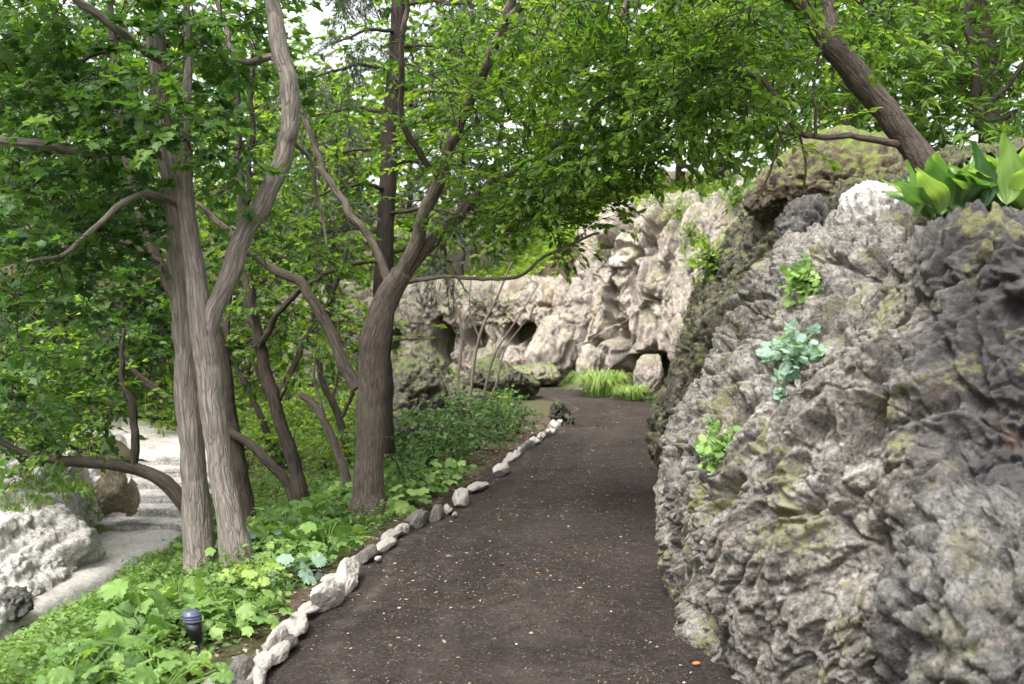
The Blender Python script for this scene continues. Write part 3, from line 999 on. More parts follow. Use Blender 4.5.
big = [
    (214, 684, 55, 26, .4, 1, 'white stone half cut off by the lower picture edge'),
    (237, 668, 44, 34, .6, 4, 'grey and white stone just below the black garden light'),
    (277, 636, 32, 46, 1.2, 3, 'upright pointed pale stone at the end of the edging row'),
    (297, 622, 34, 24, .8, 2, 'white knobbly stone touching the upright pointed one'),
    (310, 608, 24, 18, .9, 5, 'small flat stone behind the white knobbly one'),
    (326, 590, 42, 46, 1.0, 6, 'large tilted pale slab stone on the path edge, the nearer of two'),
    (347, 570, 44, 44, 1.0, 7, 'large tilted pale slab stone on the path edge, the farther of two'),
    (366, 553, 26, 22, .9, 4, 'dark grey stone past the two tilted slabs'),
    (384, 545, 30, 16, .7, 1, 'flat white stone after the dark grey one'),
    (402, 528, 24, 18, .9, 3, 'pale stone beside the bright leafy clump under the central tree'),
    (420, 516, 28, 24, .9, 0, 'brownish stone leaning on the bright leafy clump'),
    (436, 511, 22, 24, .9, 4, 'upright dark stone at the end of the bright leafy clump'),
    (448, 508, 18, 15, .8, 5, 'white triangular stone on the inside of the edging row'),
    (461, 494, 24, 30, .9, 2, 'tallest pale stone of the middle edging stretch'),
    (478, 486, 28, 14, .6, 7, 'long low stone after the tallest one'),
    (500, 468, 28, 20, .8, 6, 'whitest lump of the far edging stretch'),
]
for b in big:
    estone(*b)
y = 4.15
k = 0
while y < 8.1:
    g = np.array([float(xe(y)) - random.uniform(.02, .09), y])
    px, py = 512 + FPX * g[0] / y, 310 + FPX * 1.6 / y
    if all(math.hypot(px - b[0], (py - b[1]) * 1.3) > 11 for b in big):
        estone(px, py - 2, random.uniform(.13, .2) / y * FPX, random.uniform(.08, .13) / y * FPX, 0, k % 9, 'low pale filler stone wedged between the larger stones of the near edging row', 'filler stones of the near edging')
        k += 1
    y += random.uniform(.1, .17)
L = G(508, 458), G(520, 449), G(533, 440), G(543, 434), G(552, 428), G(558, 420)
for i in range(17):
    t = i / 16 * (len(L) - 1)
    a = min(int(t), len(L) - 2)
    g = L[a] + (L[a + 1] - L[a]) * (t - a)
    px = 512 + FPX * g[0] / g[1]
    py = 310 + FPX * 1.6 / g[1]
    estone(px + random.uniform(-2, 2), py + random.uniform(-1, 1), random.uniform(13, 20), random.uniform(10, 15), random.uniform(.4, 1.5), random.randrange(9),
           'small pale stone in the far dwindling row along the left path edge', 'small far edging stones')
for i, (px, py, lab) in enumerate([(292, 633, 'tiny pale pebble stone at the foot of the upright pointed stone'), (258, 655, 'tiny white pebble right of the grey and white stone'),
                                   (378, 560, 'tiny pebble stone beside the flat white stone'), (455, 515, 'tiny pebble stone below the white triangular stone')]):
    estone(px, py, 11, 8, .5, i, lab)

# ------------------------------------------------------------------ leaf templates
def T_(v, f):
    return (np.array(v, dtype=float), f)


OVATE = T_([(0, 0, 0), (-.27, .3, .05), (-.2, .68, .03), (0, 1, -.06), (.2, .68, .03), (.27, .3, .05)], [(0, 3, 2, 1), (0, 5, 4, 3)])
LANCE = T_([(0, 0, 0), (-.11, .3, .03), (-.1, .6, .0), (0, 1, -.14), (.1, .6, .0), (.11, .3, .03)], [(0, 3, 2, 1), (0, 5, 4, 3)])
_h = [(0, .0), (.12, .02), (.42, .1), (.3, .25), (.62, .5), (.38, .5), (.3, .6), (.16, .62), (0, 1.0)]
MAPLE = T_([(x, y, abs(x) * .18 - .12 * y * y) for x, y in _h] + [(-x, y, abs(x) * .18 - .12 * y * y) for x, y in _h[1:-1]],
           [tuple(range(9)), (0, 8) + tuple(range(15, 8, -1))])
NEEDLE = T_([(-.06, 0, 0), (.06, 0, 0), (.05, .6, -.02), (0, 1, -.08), (-.05, .6, -.02)], [(0, 1, 2, 3, 4)])


def palmate(lobes=5, cup=0.18, deep=.5):
    """a leaf with pointed toothed lobes, its stalk at the origin"""
    a0 = 2.5
    k = 6
    prof_l = [deep, deep + .22, .78, 1.0, .80, deep + .2]
    out = [(0, 0.12)]
    for i in range(lobes * k + 1):
        th = -a0 + 2 * a0 * i / (lobes * k)
        r = prof_l[i % k] * (0.50 + 0.12 * math.cos(th))
        out.append((r * math.sin(th), .38 + r * math.cos(th)))
    V = [(x, y, 0) for x, y in out]
    cen = len(V)
    V.append((0, .36, 0))
    V = np.array(V)
    rr = np.hypot(V[:, 0], V[:, 1] - .36)
    ph = (np.arctan2(V[:, 0], V[:, 1] - .36) + a0) / (2 * a0) * lobes
    V[:, 2] = -cup * rr ** 2 * 1.3 + .09 * np.cos(ph * 2 * math.pi) * rr
    V[cen, 2] = 0
    F = [(cen, i + 1, i) for i in range(cen - 1)] + [(cen, 0, cen - 1)]
    return (V, F)


PALM = palmate(5, .2, .78)
PALM7 = palmate(5, .25, .66)

# ------------------------------------------------------------------ trees
UP = np.array([0, 0, 1.0])


def limb_pts(spec):
    """[(px, py, d, r_px)] -> world points with radii in metres"""
    pts = np.array([P(a, b, d) for a, b, d, r in spec])
    rad = np.array([r * d / FPX * .84 for a, b, d, r in spec])
    return pts, rad


def pxc(px, py, d, rx, ry, rd, n):
    """leaf cloud: centre, radii, number of sprays"""
    c = P(px, py, d)
    return (c, np.array([rx * d / FPX, rd, ry * d / FPX]), n)


def sprays(mb, nodes, clouds, seed, tmpl, leaf=0.085, per=11, twig_len=.34, maxtwig=2.2, flat=0.75, droop=0.15, twr=0.006, mi_leaf=0, mi_wood=1, maxz=None, keep=None):
    """twigs that grow out of the nearest wood to every spray centre, with leaves along them"""
    r = np.random.default_rng(seed)
    cen = []
    for c, rad, n in clouds:
        u = r.normal(size=(n, 3))
        u /= np.linalg.norm(u, axis=1, keepdims=True)
        u *= r.random((n, 1)) ** (1 / 2.4)
        cen.append(c + u * rad)
    cen = np.concatenate(cen)
    if keep is not None:
        cen = cen[keep(cen)]
    nd = np.asarray(nodes, dtype=float)
    best = np.full(len(cen), 1e9)
    for i in range(0, len(nd), 4):
        best = np.minimum(best, np.linalg.norm(cen - nd[i], axis=1))
    order = np.argsort(best)
    store = np.zeros((len(nd) + len(cen) * 2, 3))
    store[:len(nd)] = nd
    k = len(nd)
    LP_, LA, LN, LS, LT = [], [], [], [], []
    for ci in order:
        c = cen[ci]
        dd = np.linalg.norm(store[:k] - c, axis=1)
        j = dd.argmin()
        a = store[j]
        v = c - a
        dist = dd[j]
        if dist > 1e-3:
            mid = a + v * .5 + r.normal(size=3) * dist * .10 + UP * dist * .06
            if dist < maxtwig:
                rr = twr * (0.6 + dist * .8)
                q = catmull(np.array([a, mid, c]), max(4, int(dist / .12)))
                tube(mb, q, np.linspace(rr, twr * .45, len(q)), 4, mi_wood, cap=False)
            store[k] = mid
            store[k + 1] = c
            k += 2
        dirv = v / (dist + 1e-6) * .8 + r.normal(size=3) * .5
        dirv[2] = dirv[2] * .45 - droop
        dirv /= np.linalg.norm(dirv)
        Lt = twig_len * r.uniform(.7, 1.3)
        tt = np.array([c, c + dirv * Lt * .5, c + dirv * Lt - UP * Lt * .12])
        tube(mb, tt, [twr * .5, twr * .35, twr * .2], 3, mi_wood, cap=False)
        n = max(3, int(per * r.uniform(.7, 1.3)))
        s = np.sort(r.random(n)) ** .8
        base = c + dirv * Lt * s[:, None] - UP * (Lt * .12 * s ** 2)[:, None]
        side = np.cross(dirv, UP)
        side /= np.linalg.norm(side) + 1e-6
        sg = np.where(np.arange(n) % 2, 1, -1)[:, None]
        ax = dirv * (0.35 + s[:, None] * .8) + side * sg * .9 * (1.1 - s[:, None]) + r.normal(size=(n, 3)) * .28 - UP * .18
        nr = UP * flat + r.normal(size=(n, 3)) * .42
        base = base + (side * sg * .02)
        LP_.append(base); LA.append(ax); LN.append(nr)
        LS.append(leaf * r.uniform(.6, 1.25, n))
        tc = r.beta(1.2, 1.6)
        LT.append(np.clip(tc + r.normal(size=n) * .16, 0, 1))
    mb.leaves(tmpl, np.concatenate(LP_), np.concatenate(LA), np.concatenate(LN), np.concatenate(LS), np.concatenate(LT), mi_leaf)


def make_tree(name, label, trunks, limbs, clouds, bark, leafmat, seed, tmpl=OVATE, leaf=.08, per=11, flare=1.3, group=None, rough=0.005, cat='tree', base=None, fine=True, cloud_nodes=None, **kw):
    """trunks and limbs as lists of (points, radii); the first point of the first trunk stands in the ground"""
    p0 = trunks[0][0][0]
    root = empty(name, (p0[0], p0[1], Hs(p0[0], p0[1]) if base is None else base))
    tag(root, label, cat, group)
    nodes = []
    for i, (pts, rad) in enumerate(trunks):
        pts, rad = np.array(pts, dtype=float), np.array(rad, dtype=float)
        if flare:
            b0 = pts[0]
            dirn = pts[1] - pts[0]
            dirn /= np.linalg.norm(dirn)
            pts = np.concatenate([[b0 - UP * .18 - dirn * .05], [b0], [b0 + dirn * .18], pts[1:]])
            rad = np.concatenate([[rad[0] * flare * 1.15], [rad[0] * flare], [rad[0] * 1.04], rad[1:]])
        mb = MB()
        tube(mb, pts, rad, 40 if fine else 12, 0, rough, seed + i, .018 if fine else .12, kink=.016 if fine else .1)
        mb.build('trunk', bark, root)
        nodes.append(catmull(pts, max(4, int(len(pts) * 8)))[len(pts) * 3:])
    for i, (pts, rad) in enumerate(limbs):
        mb = MB()
        big_ = fine and max(rad) > .03
        tube(mb, pts, rad, 24 if big_ else 9, 0, rough * .6 if big_ else 0.0, seed + 20 + i, .025 if big_ else .06, kink=.04)
        mb.build('limb', bark, root)
        nodes.append(catmull(np.array(pts), max(6, len(pts) * 8)))
    if clouds:
        mb = MB()
        sprays(mb, np.concatenate(nodes), clouds, seed, tmpl, leaf, per, **kw)
        mb.build('crown', [leafmat, M['twig']], root)
    return root


def LPs(*specs):
    return [limb_pts(s) for s in specs]


# 1 twin trunked pale maple in front at left
b1 = GT(232, 566)
dA, dB = b1[1], b1[1] + .22
make_tree('maple_tree', 'twin trunked pale barked maple forking in a Y beside the bright leafy bed', LPs(
    [(239, 564, dA, 18), (226, 500, dA, 15.5), (214, 420, dA, 15.5), (206, 345, dA, 15.5), (195, 275, dA, 12.5), (187, 215, dA, 11), (184, 150, dA, 8.5), (188, 70, dA, 4.5), (186, -40, dA, 3.5)],
    [(202, 580, dB, 20), (195, 490, dB, 16.5), (189, 410, dB, 15), (184, 330, dB + .05, 14), (178, 250, dB + .1, 12.5), (171, 180, dB + .15, 11.5), (161, 110, dB + .2, 11.5), (156, 40, dB + .2, 11), (148, -60, dB + .2, 9), (140, -200, dB + .2, 6)]),
    LPs([(206, 340, dA, 11), (222, 292, dA - .03, 12.5), (250, 225, dA - .08, 12), (277, 165, dA - .1, 11.5), (289, 115, dA - .12, 11.5), (284, 60, dA - .1, 11), (276, 10, dA, 10), (268, -60, dA, 7), (250, -180, dA, 4)],
        [(284, 70, dA - .1, 4), (270, 58, dA + .1, 4.5), (247, 62, dA + .3, 4), (232, 52, dA + .4, 3.6), (224, 22, dA + .5, 3), (208, -30, dA + .6, 2)],
        [(168, 128, dB + .2, 7), (130, 145, dB + .1, 8), (80, 152, dB - .1, 7), (20, 142, dB - .3, 6), (-60, 130, dB - .4, 4)],
        [(182, 208, dB, 4), (160, 196, dB - .2, 4.5), (135, 196, dB - .4, 4), (110, 216, dB - .5, 3.5), (70, 250, dB - .5, 2.5), (30, 262, dB - .5, 1.5)],
        [(160, 60, dB, 5), (120, 35, dB - .4, 5), (90, 10, dB - .6, 5), (40, -30, dB - .8, 4)],
        [(286, 130, dA - .1, 3), (310, 165, dA + .2, 2.6), (322, 215, dA + .4, 2), (328, 250, dA + .4, 1)],
        [(150, -80, dB, 5), (60, -160, dB - 1.2, 4), (-60, -220, dB - 2, 3)],
        [(268, -60, dA, 5), (330, -140, dA - .8, 4), (420, -200, dA - 1.5, 2)]),
    [pxc(60, 60, dB, 110, 75, .8, 100), pxc(70, 195, dB, 110, 60, .6, 85), pxc(205, 130, dB - .6, 55, 50, .35, 34), pxc(195, 30, dB, 70, 60, .8, 46), pxc(15, 330, dB - .1, 60, 120, .5, 52), pxc(110, 110, dB - .5, 80, 50, .5, 40),
     pxc(60, 240, dB - .4, 70, 35, .4, 34), pxc(140, -120, dB - .6, 260, 110, 1.8, 120), pxc(0, -60, dB - .8, 160, 90, 1.2, 70), pxc(265, 25, dA + .4, 45, 40, .4, 14)],
    M['bark1'], M['maple'], 401, MAPLE, .074, 15, droop=.12, flat=.9)

# 2 central tree beside the path
b2 = GT(368, 512)
d2 = b2[1]
make_tree('elm_tree', 'brown forked tree in the middle, rooted beside the path edge, limbs spreading up right', LPs(
    [(368, 513, d2, 20), (370, 450, d2, 18.5), (372, 390, d2, 18), (374, 345, d2, 18), (384, 305, d2, 16), (402, 272, d2, 14)]),
    LPs([(398, 280, d2, 10), (418, 238, d2 - .05, 9), (434, 195, d2 - .1, 8), (448, 150, d2 - .2, 6.5), (470, 100, d2 - .4, 6), (495, 48, d2 - .6, 6), (513, -10, d2 - .8, 5), (530, -80, d2 - 1, 3)],
        [(400, 277, d2, 10), (425, 248, d2 + .05, 9), (455, 218, d2 + .05, 8), (485, 188, d2, 5.5), (530, 165, d2 - .2, 4.5), (575, 130, d2 - .5, 4), (610, 95, d2 - .8, 3), (640, 50, d2 - 1, 2)],
        [(408, 282, d2, 3), (450, 276, d2 - .2, 2.4), (510, 278, d2 - .5, 2.2), (545, 258, d2 - .7, 1.8), (600, 232, d2 - 1, 1.6)],
        [(358, 388, d2 + .05, 9), (338, 350, d2 + .1, 7.5), (318, 310, d2 + .15, 7), (298, 284, d2 + .2, 6.5), (262, 262, d2 + .2, 5), (226, 232, d2 + .2, 4), (196, 205, d2 + .2, 3)],
        [(392, 290, d2 + .1, 6), (372, 245, d2 + .2, 5), (348, 212, d2 + .3, 5), (326, 175, d2 + .4, 4), (308, 130, d2 + .4, 3.2), (296, 85, d2 + .4, 2)],
        [(440, 178, d2 - .15, 4), (405, 130, d2 - .5, 4), (402, 60, d2 - .8, 3.5), (408, -20, d2 - 1, 3)],
        [(505, 20, d2 - .7, 5), (560, -20, d2 - 1.2, 4.5), (620, -60, d2 - 1.8, 4), (680, -110, d2 - 2.4, 2)],
        [(585, 66, d2 - .7, 3.5), (607, 50, d2 - .8, 4), (622, 25, d2 - .9, 4), (634, -10, d2 - 1, 3)]),
    [pxc(500, 130, d2 - .5, 90, 75, .8, 110), pxc(575, 165, d2 - 1.0, 75, 55, .7, 130), pxc(660, 95, d2 - 1.2, 75, 60, .7, 95), pxc(480, 40, d2 - .6, 100, 60, .9, 75), pxc(600, 40, d2 - 1.3, 110, 60, .8, 120),
     pxc(545, 215, d2 - .6, 60, 28, .5, 60), pxc(430, 120, d2 + .3, 60, 60, .6, 34), pxc(310, 250, d2 + .3, 90, 35, .4, 40), pxc(330, 120, d2 + .6, 50, 60, .4, 24), pxc(470, 215, d2, 60, 30, .4, 22),
     pxc(520, -130, d2 - 1.5, 300, 110, 2.0, 110), pxc(690, -60, d2 - 2, 160, 90, 1.3, 60)],
    M['bark2'], M['elm'], 402, OVATE, .058, 20, droop=.2)

# 3 dark conifer behind the central tree
d3 = d2 + 1.7
ctr = LPs([(384, 480, d3, 13), (383, 400, d3, 12.5), (383, 300, d3, 12), (386, 220, d3, 11), (391, 120, d3, 10), (397, 30, d3, 8.5), (403, -70, d3, 7), (410, -250, d3, 5)])
r_ = np.random.default_rng(9)
climb, ccl = [], []
for i in range(22):
    py = 250 - i * 20 + r_.uniform(-6, 6)
    sgn = -1 if i % 2 else 1
    px0 = np.interp(-py, [-480, -300, -120, 70, 250], [384, 383, 391, 403, 410])
    ln = r_.uniform(55, 110)
    dz = r_.uniform(-.7, .7)
    climb.append(limb_pts([(px0, py, d3, 2.6), (px0 + sgn * ln * .4, py - 4, d3 + dz * .5, 2), (px0 + sgn * ln, py + 10, d3 + dz, 1)]))
    ccl.append(pxc(px0 + sgn * ln * .65, py + 8, d3 + dz * .7, ln * .42, 10, .25, 24))
make_tree('spruce_tree', 'straight dark conifer with sparse grey drooping sprays behind the central tree', ctr, climb, ccl, M['bark3'], M['conifer'], 403, NEEDLE, .06, 60, flat=.2, droop=.7, twig_len=.36, twr=.004)

# 4 darker slim trees behind the twin maple
b4 = GT(250, 532)
d4 = b4[1]
make_tree('slim_tree', 'dark slim tree just right of the twin maple, curving up behind it', LPs(
    [(250, 532, d4, 11), (240, 470, d4, 9.5), (230, 410, d4, 8.5), (222, 360, d4, 8), (205, 315, d4 + .1, 9), (178, 300, d4 + .1, 8), (160, 265, d4 + .1, 6), (140, 215, d4 + .1, 4.5), (120, 120, d4 + .2, 5), (110, 0, d4 + .2, 4)]),
    LPs([(225, 375, d4, 5), (228, 300, d4 + .3, 4.5), (245, 220, d4 + .5, 4), (252, 120, d4 + .6, 3), (250, 20, d4 + .6, 2)],
        [(160, 262, d4, 4), (110, 240, d4 - .2, 3.5), (50, 250, d4 - .3, 3), (0, 240, d4 - .3, 2)]),
    [pxc(120, 330, d4 + .4, 110, 80, .6, 120), pxc(70, 130, d4 + .6, 120, 110, .7, 130), pxc(250, 250, d4 + .7, 60, 70, .5, 60), pxc(240, 100, d4 + .8, 60, 90, .6, 70), pxc(60, 390, d4 + .1, 70, 50, .5, 55)],
    M['bark3'], M['maple'], 404, MAPLE, .085, 11)
b5 = GT(306, 512)
d5 = b5[1]
make_tree('slim_tree', 'multi stemmed dark tree with one low stem bowing left, behind the bright leaf bed', LPs(
    [(306, 514, d5, 9.5), (291, 455, d5, 8.5), (274, 400, d5, 8), (258, 340, d5 + .05, 7), (246, 270, d5 + .1, 7), (240, 180, d5 + .2, 5), (236, 60, d5 + .2, 3.5)],
    [(299, 510, d5 + .05, 6.5), (286, 482, d5 + .05, 6.5), (264, 457, d5 + .05, 6), (238, 437, d5 + .1, 5.5), (200, 415, d5 + .1, 5.5), (160, 392, d5 + .1, 5), (128, 366, d5 + .1, 3.5), (100, 330, d5 + .1, 2)]),
    LPs([(276, 405, d5, 4.5), (300, 350, d5 + .2, 4), (330, 300, d5 + .3, 3.4), (350, 240, d5 + .4, 2.4)],
        [(260, 345, d5, 4), (290, 300, d5 - .2, 3.5), (330, 270, d5 - .3, 3), (380, 262, d5 - .3, 2)]),
    [pxc(300, 320, d5 + .3, 70, 60, .6, 90), pxc(250, 340, d5 + .8, 60, 60, .5, 60), pxc(330, 210, d5 + .4, 70, 50, .6, 55), pxc(140, 380, d5 + .5, 60, 40, .4, 40), pxc(230, 180, d5 + .5, 80, 70, .7, 60)],
    M['bark3'], M['elm'], 405, OVATE, .075, 12)
b6 = GT(352, 506)
d6 = b6[1] + .3
make_tree('snag_tree', 'thin grey leaning trunk broken off short, left of the central tree', LPs(
    [(354, 506, d6, 6), (342, 465, d6, 5.5), (329, 430, d6, 5), (315, 406, d6, 4.5), (300, 394, d6, 3.5)]),
    LPs([(328, 432, d6, 2), (318, 395, d6 + .1, 1.8), (314, 350, d6 + .1, 1)]), [], M['bark4'], M['elm'], 406)
b6 = GT(345, 470)
d6 = b6[1]
make_tree('slim_tree', 'thin crooked dark sapling standing behind the broken grey trunk', LPs(
    [(350, 470, d6, 5), (344, 435, d6, 5), (334, 405, d6, 4.5), (322, 380, d6, 4), (316, 340, d6, 3), (310, 290, d6, 2)]),
    LPs([(340, 420, d6, 3), (356, 385, d6, 2.4), (360, 340, d6, 1.6)], [(333, 402, d6, 2), (340, 360, d6 + .2, 1.6), (338, 320, d6 + .2, 1)]),
    [pxc(330, 350, d6 + .2, 50, 50, .5, 50)], M['bark3'], M['elm'], 407, OVATE, .075, 10)
b7 = GT(283, 440)
d7 = min(b7[1], 14)
make_tree('slim_tree', 'pair of thin distant stems seen between the slim trees and the maple', LPs(
    [(286, 452, d7, 5), (278, 415, d7, 5), (262, 380, d7, 4), (250, 330, d7, 3)], [(272, 450, d7, 4), (262, 420, d7, 4), (246, 385, d7, 3), (228, 350, d7, 2)]),
    [], [pxc(250, 330, d7 + .3, 80, 40, .6, 60)], M['bark3'], M['elm'], 408, OVATE, .08, 11)
b8 = GT(216, 552)
d8 = b8[1] + .5
make_tree('low_tree', 'dark low tree growing sideways to the left, one upright shoot over the steps', LPs(
    [(214, 556, d8, 9.5), (192, 516, d8, 9.5), (172, 490, d8, 9), (145, 472, d8, 8), (105, 463, d8, 7.5), (62, 460, d8, 6), (20, 452, d8, 4), (-20, 430, d8, 2)]),
    LPs([(133, 470, d8, 5.5), (137, 440, d8, 5), (131, 405, d8, 4.5), (122, 375, d8, 3.5), (128, 330, d8, 2)],
        [(60, 460, d8, 3), (40, 420, d8 - .2, 2.5), (10, 390, d8 - .3, 2)]),
    [pxc(60, 452, d8, 62, 22, .35, 26), pxc(15, 405, d8 - .2, 45, 50, .4, 45), pxc(100, 400, d8 + .1, 60, 40, .4, 40), pxc(30, 474, d8, 30, 18, .3, 5), pxc(80, 350, d8, 80, 40, .5, 45)],
    M['bark3'], M['elm'], 409, OVATE, .07, 12)

make_tree('dense_tree', 'dense dark leaved tree closing the view between the twin maple and the left picture edge', [(np.array([[-6.3, 10.9, Hs(-6.3, 10.9)], [-6.2, 10.9, 1.5], [-6.0, 10.9, 3.5], [-5.9, 11, 6.5]]), np.array([.13, .11, .09, .04]))],
    [(np.array([[-6.1, 10.9, 2.2], [-5.2, 10.8, 2.6], [-4.4, 10.7, 2.5]]), np.array([.05, .035, .015])), (np.array([[-6.2, 10.9, 1.6], [-5.4, 10.7, 1.7], [-4.6, 10.5, 1.2]]), np.array([.045, .03, .012])),
     (np.array([[-6.0, 10.9, 3.4], [-5.0, 10.9, 4.2], [-4.0, 10.7, 4.4]]), np.array([.05, .035, .015])), (np.array([[-6.2, 10.9, 1.9], [-6.8, 10.4, 2.1], [-7.3, 10.2, 1.9]]), np.array([.045, .03, .012]))],
    [pxc(60, 300, 10.6, 120, 85, .8, 270), pxc(110, 190, 10.9, 110, 80, .8, 200), pxc(40, 120, 10.8, 120, 100, .8, 220), pxc(20, 400, 10.3, 65, 60, .5, 120), pxc(150, 330, 10.8, 40, 50, .5, 60), pxc(140, 60, 11, 130, 90, .8, 170)],
    M['bark3'], M['darkleaf'], 431, OVATE, .085, 14, fine=False)

# 5 leaning tree on the rocks at the right
dR = 6.6
make_tree('leaning_tree', 'dark furrowed trunk leaning left over the path from atop the rocks', LPs(
    [(940, 190, dR, 18), (920, 158, dR, 16.5), (895, 123, dR, 15.5), (860, 80, dR - .05, 15), (828, 42, dR - .1, 14.5), (806, 14, dR - .15, 11), (776, -22, dR - .3, 11), (720, -90, dR - .6, 8), (640, -170, dR - 1, 5)]),
    LPs([(832, 48, dR - .05, 8), (830, 15, dR, 8.5), (824, -20, dR, 8), (820, -120, dR, 6)],
        [(897, 144, dR - .05, 4.5), (870, 140, dR - .15, 4), (835, 136, dR - .25, 3.8), (805, 137, dR - .35, 3.6), (793, 128, dR - .4, 3.8), (786, 112, dR - .4, 3.8), (772, 92, dR - .4, 3.4), (750, 74, dR - .4, 3.2), (715, 66, dR - .4, 2), (680, 68, dR - .4, 1.4)],
        [(800, 137, dR - .35, 1.6), (806, 165, dR - .3, 1.5), (802, 200, dR - .25, 1.2)],
        [(790, 122, dR - .4, 2), (774, 160, dR - .4, 1.6), (764, 195, dR - .4, 1)],
        [(816, 136, dR - .35, 2), (812, 90, dR - .4, 2), (820, 40, dR - .5, 1.4)],
        [(776, -22, dR - .3, 6), (700, -40, dR - .9, 5), (620, -50, dR - 1.5, 3.5)]),
    [pxc(720, 60, dR - .3, 90, 55, .6, 120), pxc(675, 120, dR - .2, 60, 32, .5, 55), pxc(800, 20, dR - .2, 110, 45, .7, 60), pxc(770, 120, dR - .5, 50, 30, .3, 16), pxc(740, -110, dR - 1.2, 260, 100, 1.6, 100)],
    M['bark5'], M['elm'], 410, OVATE, .056, 19, base=1.9, droop=.2, flare=0)


make_tree('feathery_tree', 'bright green tree with narrow leaves filling the corner behind the leaning trunk', [(np.array([[4.6, 9.8, 2.2], [4.6, 9.8, 3.2], [4.5, 9.8, 4.4], [4.4, 9.8, 6.0]]), np.array([.06, .05, .04, .02]))],
    [(np.array([[4.6, 9.8, 2.6], [4.0, 9.9, 3.3], [3.2, 10, 3.9]]), np.array([.03, .022, .01])), (np.array([[4.5, 9.8, 3.4], [5.0, 9.7, 4.0], [5.4, 9.6, 4.4]]), np.array([.03, .02, .01])), (np.array([[4.6, 9.8, 2.5], [4.9, 9.5, 2.9], [5.2, 9.4, 3.1]]), np.array([.03, .02, .01]))],
    [pxc(940, 70, 10, 130, 85, .8, 300), pxc(770, 75, 10.6, 110, 75, .8, 210), pxc(1000, 150, 9.6, 70, 40, .5, 90), pxc(880, -60, 10, 200, 80, .8, 120)],
    M['bark3'], M['fresh'], 433, LANCE, .13, 13, fine=False, base=2.2)


# background trees
def bg_tree(name, label, x, y, h, R, leafmat, seed, n=260, leaf=.11, per=14, tmpl=OVATE, low=.25, group=None, tr=.12, bark='bark3', squash=1.0):
    z = Hs(x, y)
    r = np.random.default_rng(seed)
    lean = r.normal(size=2) * .06 * h
    top = np.array([x + lean[0], y + lean[1], z + h * .86])
    tp = np.array([[x, y, z], [x + lean[0] * .2, y + lean[1] * .2, z + h * .3], [x + lean[0] * .6, y + lean[1] * .6, z + h * .6], top])
    limbs, clouds = [], []
    for i in range(9):
        t = r.uniform(low, .85)
        a = i * 2.4 + r.uniform(-.4, .4)
        b = tp[0] + (top - tp[0]) * t
        ln = R * (1.1 - .6 * abs(t - .5)) * r.uniform(.7, 1.1)
        e = b + np.array([math.cos(a) * ln, math.sin(a) * ln * squash, ln * r.uniform(.1, .55)])
        mid = b + (e - b) * .5 + UP * ln * .06
        limbs.append((np.array([b, mid, e]), np.array([tr * .45, tr * .28, tr * .1])))
        clouds.append((b + (e - b) * .75, np.array([R * .5, R * .5 * squash, R * .36]), n // 12))
    clouds.append((np.array([top[0], top[1], z + h * .82]), np.array([R * .7, R * .7 * squash, h * .2]), n // 4))
    return make_tree(name, label, [(tp, np.array([tr, tr * .85, tr * .6, tr * .25]))], limbs, clouds, M[bark], leafmat, seed, tmpl, leaf, per, group=group, fine=False, twig_len=.45, twr=.007, maxtwig=3)


bgs = [
    ('broadleaf_tree', 'dense dark green tree behind the dell rocks at the far left', -8.6, 15.5, 8, 3.4, 'maple', 620),
    ('broadleaf_tree', 'dark green tree rising behind the twin maple trunks', -6.6, 18.5, 9, 3.4, 'elm', 560),
    ('broadleaf_tree', 'light green tree seen between the maple fork and the central tree', -4.2, 23, 5.8, 2.8, 'bright', 240),
    ('broadleaf_tree', 'tall pale green tree behind the dark conifer', -1.4, 27.5, 7.5, 3.0, 'bright', 170),
    ('broadleaf_tree', 'bright tree above the low cliff behind the central limbs', 1.6, 30, 8, 3.2, 'bright', 190),
    ('broadleaf_tree', 'bright tree on top of the tall pale cliff', 4.6, 25.5, 7, 3.0, 'bright', 300),
    ('broadleaf_tree', 'yellow green tree on the plateau behind the low horizontal branch', 4.9, 14.5, 5.5, 2.8, 'fresh', 480),
    ('broadleaf_tree', 'yellow green feathery tree behind the leaning trunk at right', 5.6, 11.6, 5.0, 2.4, 'fresh', 520),
    ('broadleaf_tree', 'dark green tree in the upper right corner', 8.0, 13.5, 7, 3.2, 'elm', 520),
    ('broadleaf_tree', 'green tree far behind the yellow green ones at right', 9.0, 22, 9, 4.0, 'elm', 320),
    ('broadleaf_tree', 'distant green tree behind the far left rock bank', -14, 23, 10, 4.5, 'elm', 400),
    ('broadleaf_tree', 'distant pale tree behind the end of the upper path', -9.5, 27, 9, 4.0, 'bright', 320),
    ('broadleaf_tree', 'distant tree behind the right end of the low cliff', -3.5, 34, 10, 4.2, 'elm', 260),
    ('broadleaf_tree', 'farthest tall tree over the middle of the path', 4.0, 38, 11, 4.6, 'elm', 260),
]
for i, (nm, lab, x, y, h, R, lm, n) in enumerate(bgs):
    far = y > 18
    bg_tree(nm, lab, x, y, h, R, M[lm], 500 + i, n, .15 if far else .12, 15, OVATE if lm != 'bright' or far else LANCE, low=.12 if far else .2)
r_ = np.random.default_rng(5150)
far_spots = [(-18, 26), (-16, 34), (-12, 31), (-8.5, 33), (-6.2, 29), (-6.5, 39), (-2.2, 31.5), (-1, 40), (1.0, 34), (3.2, 29), (5.5, 33), (7.5, 28), (8, 38), (11, 30), (12.5, 22), (14, 36), (11.5, 17), (-13, 18.5), (-20, 19), (-11, 44), (2, 47), (10, 46)]
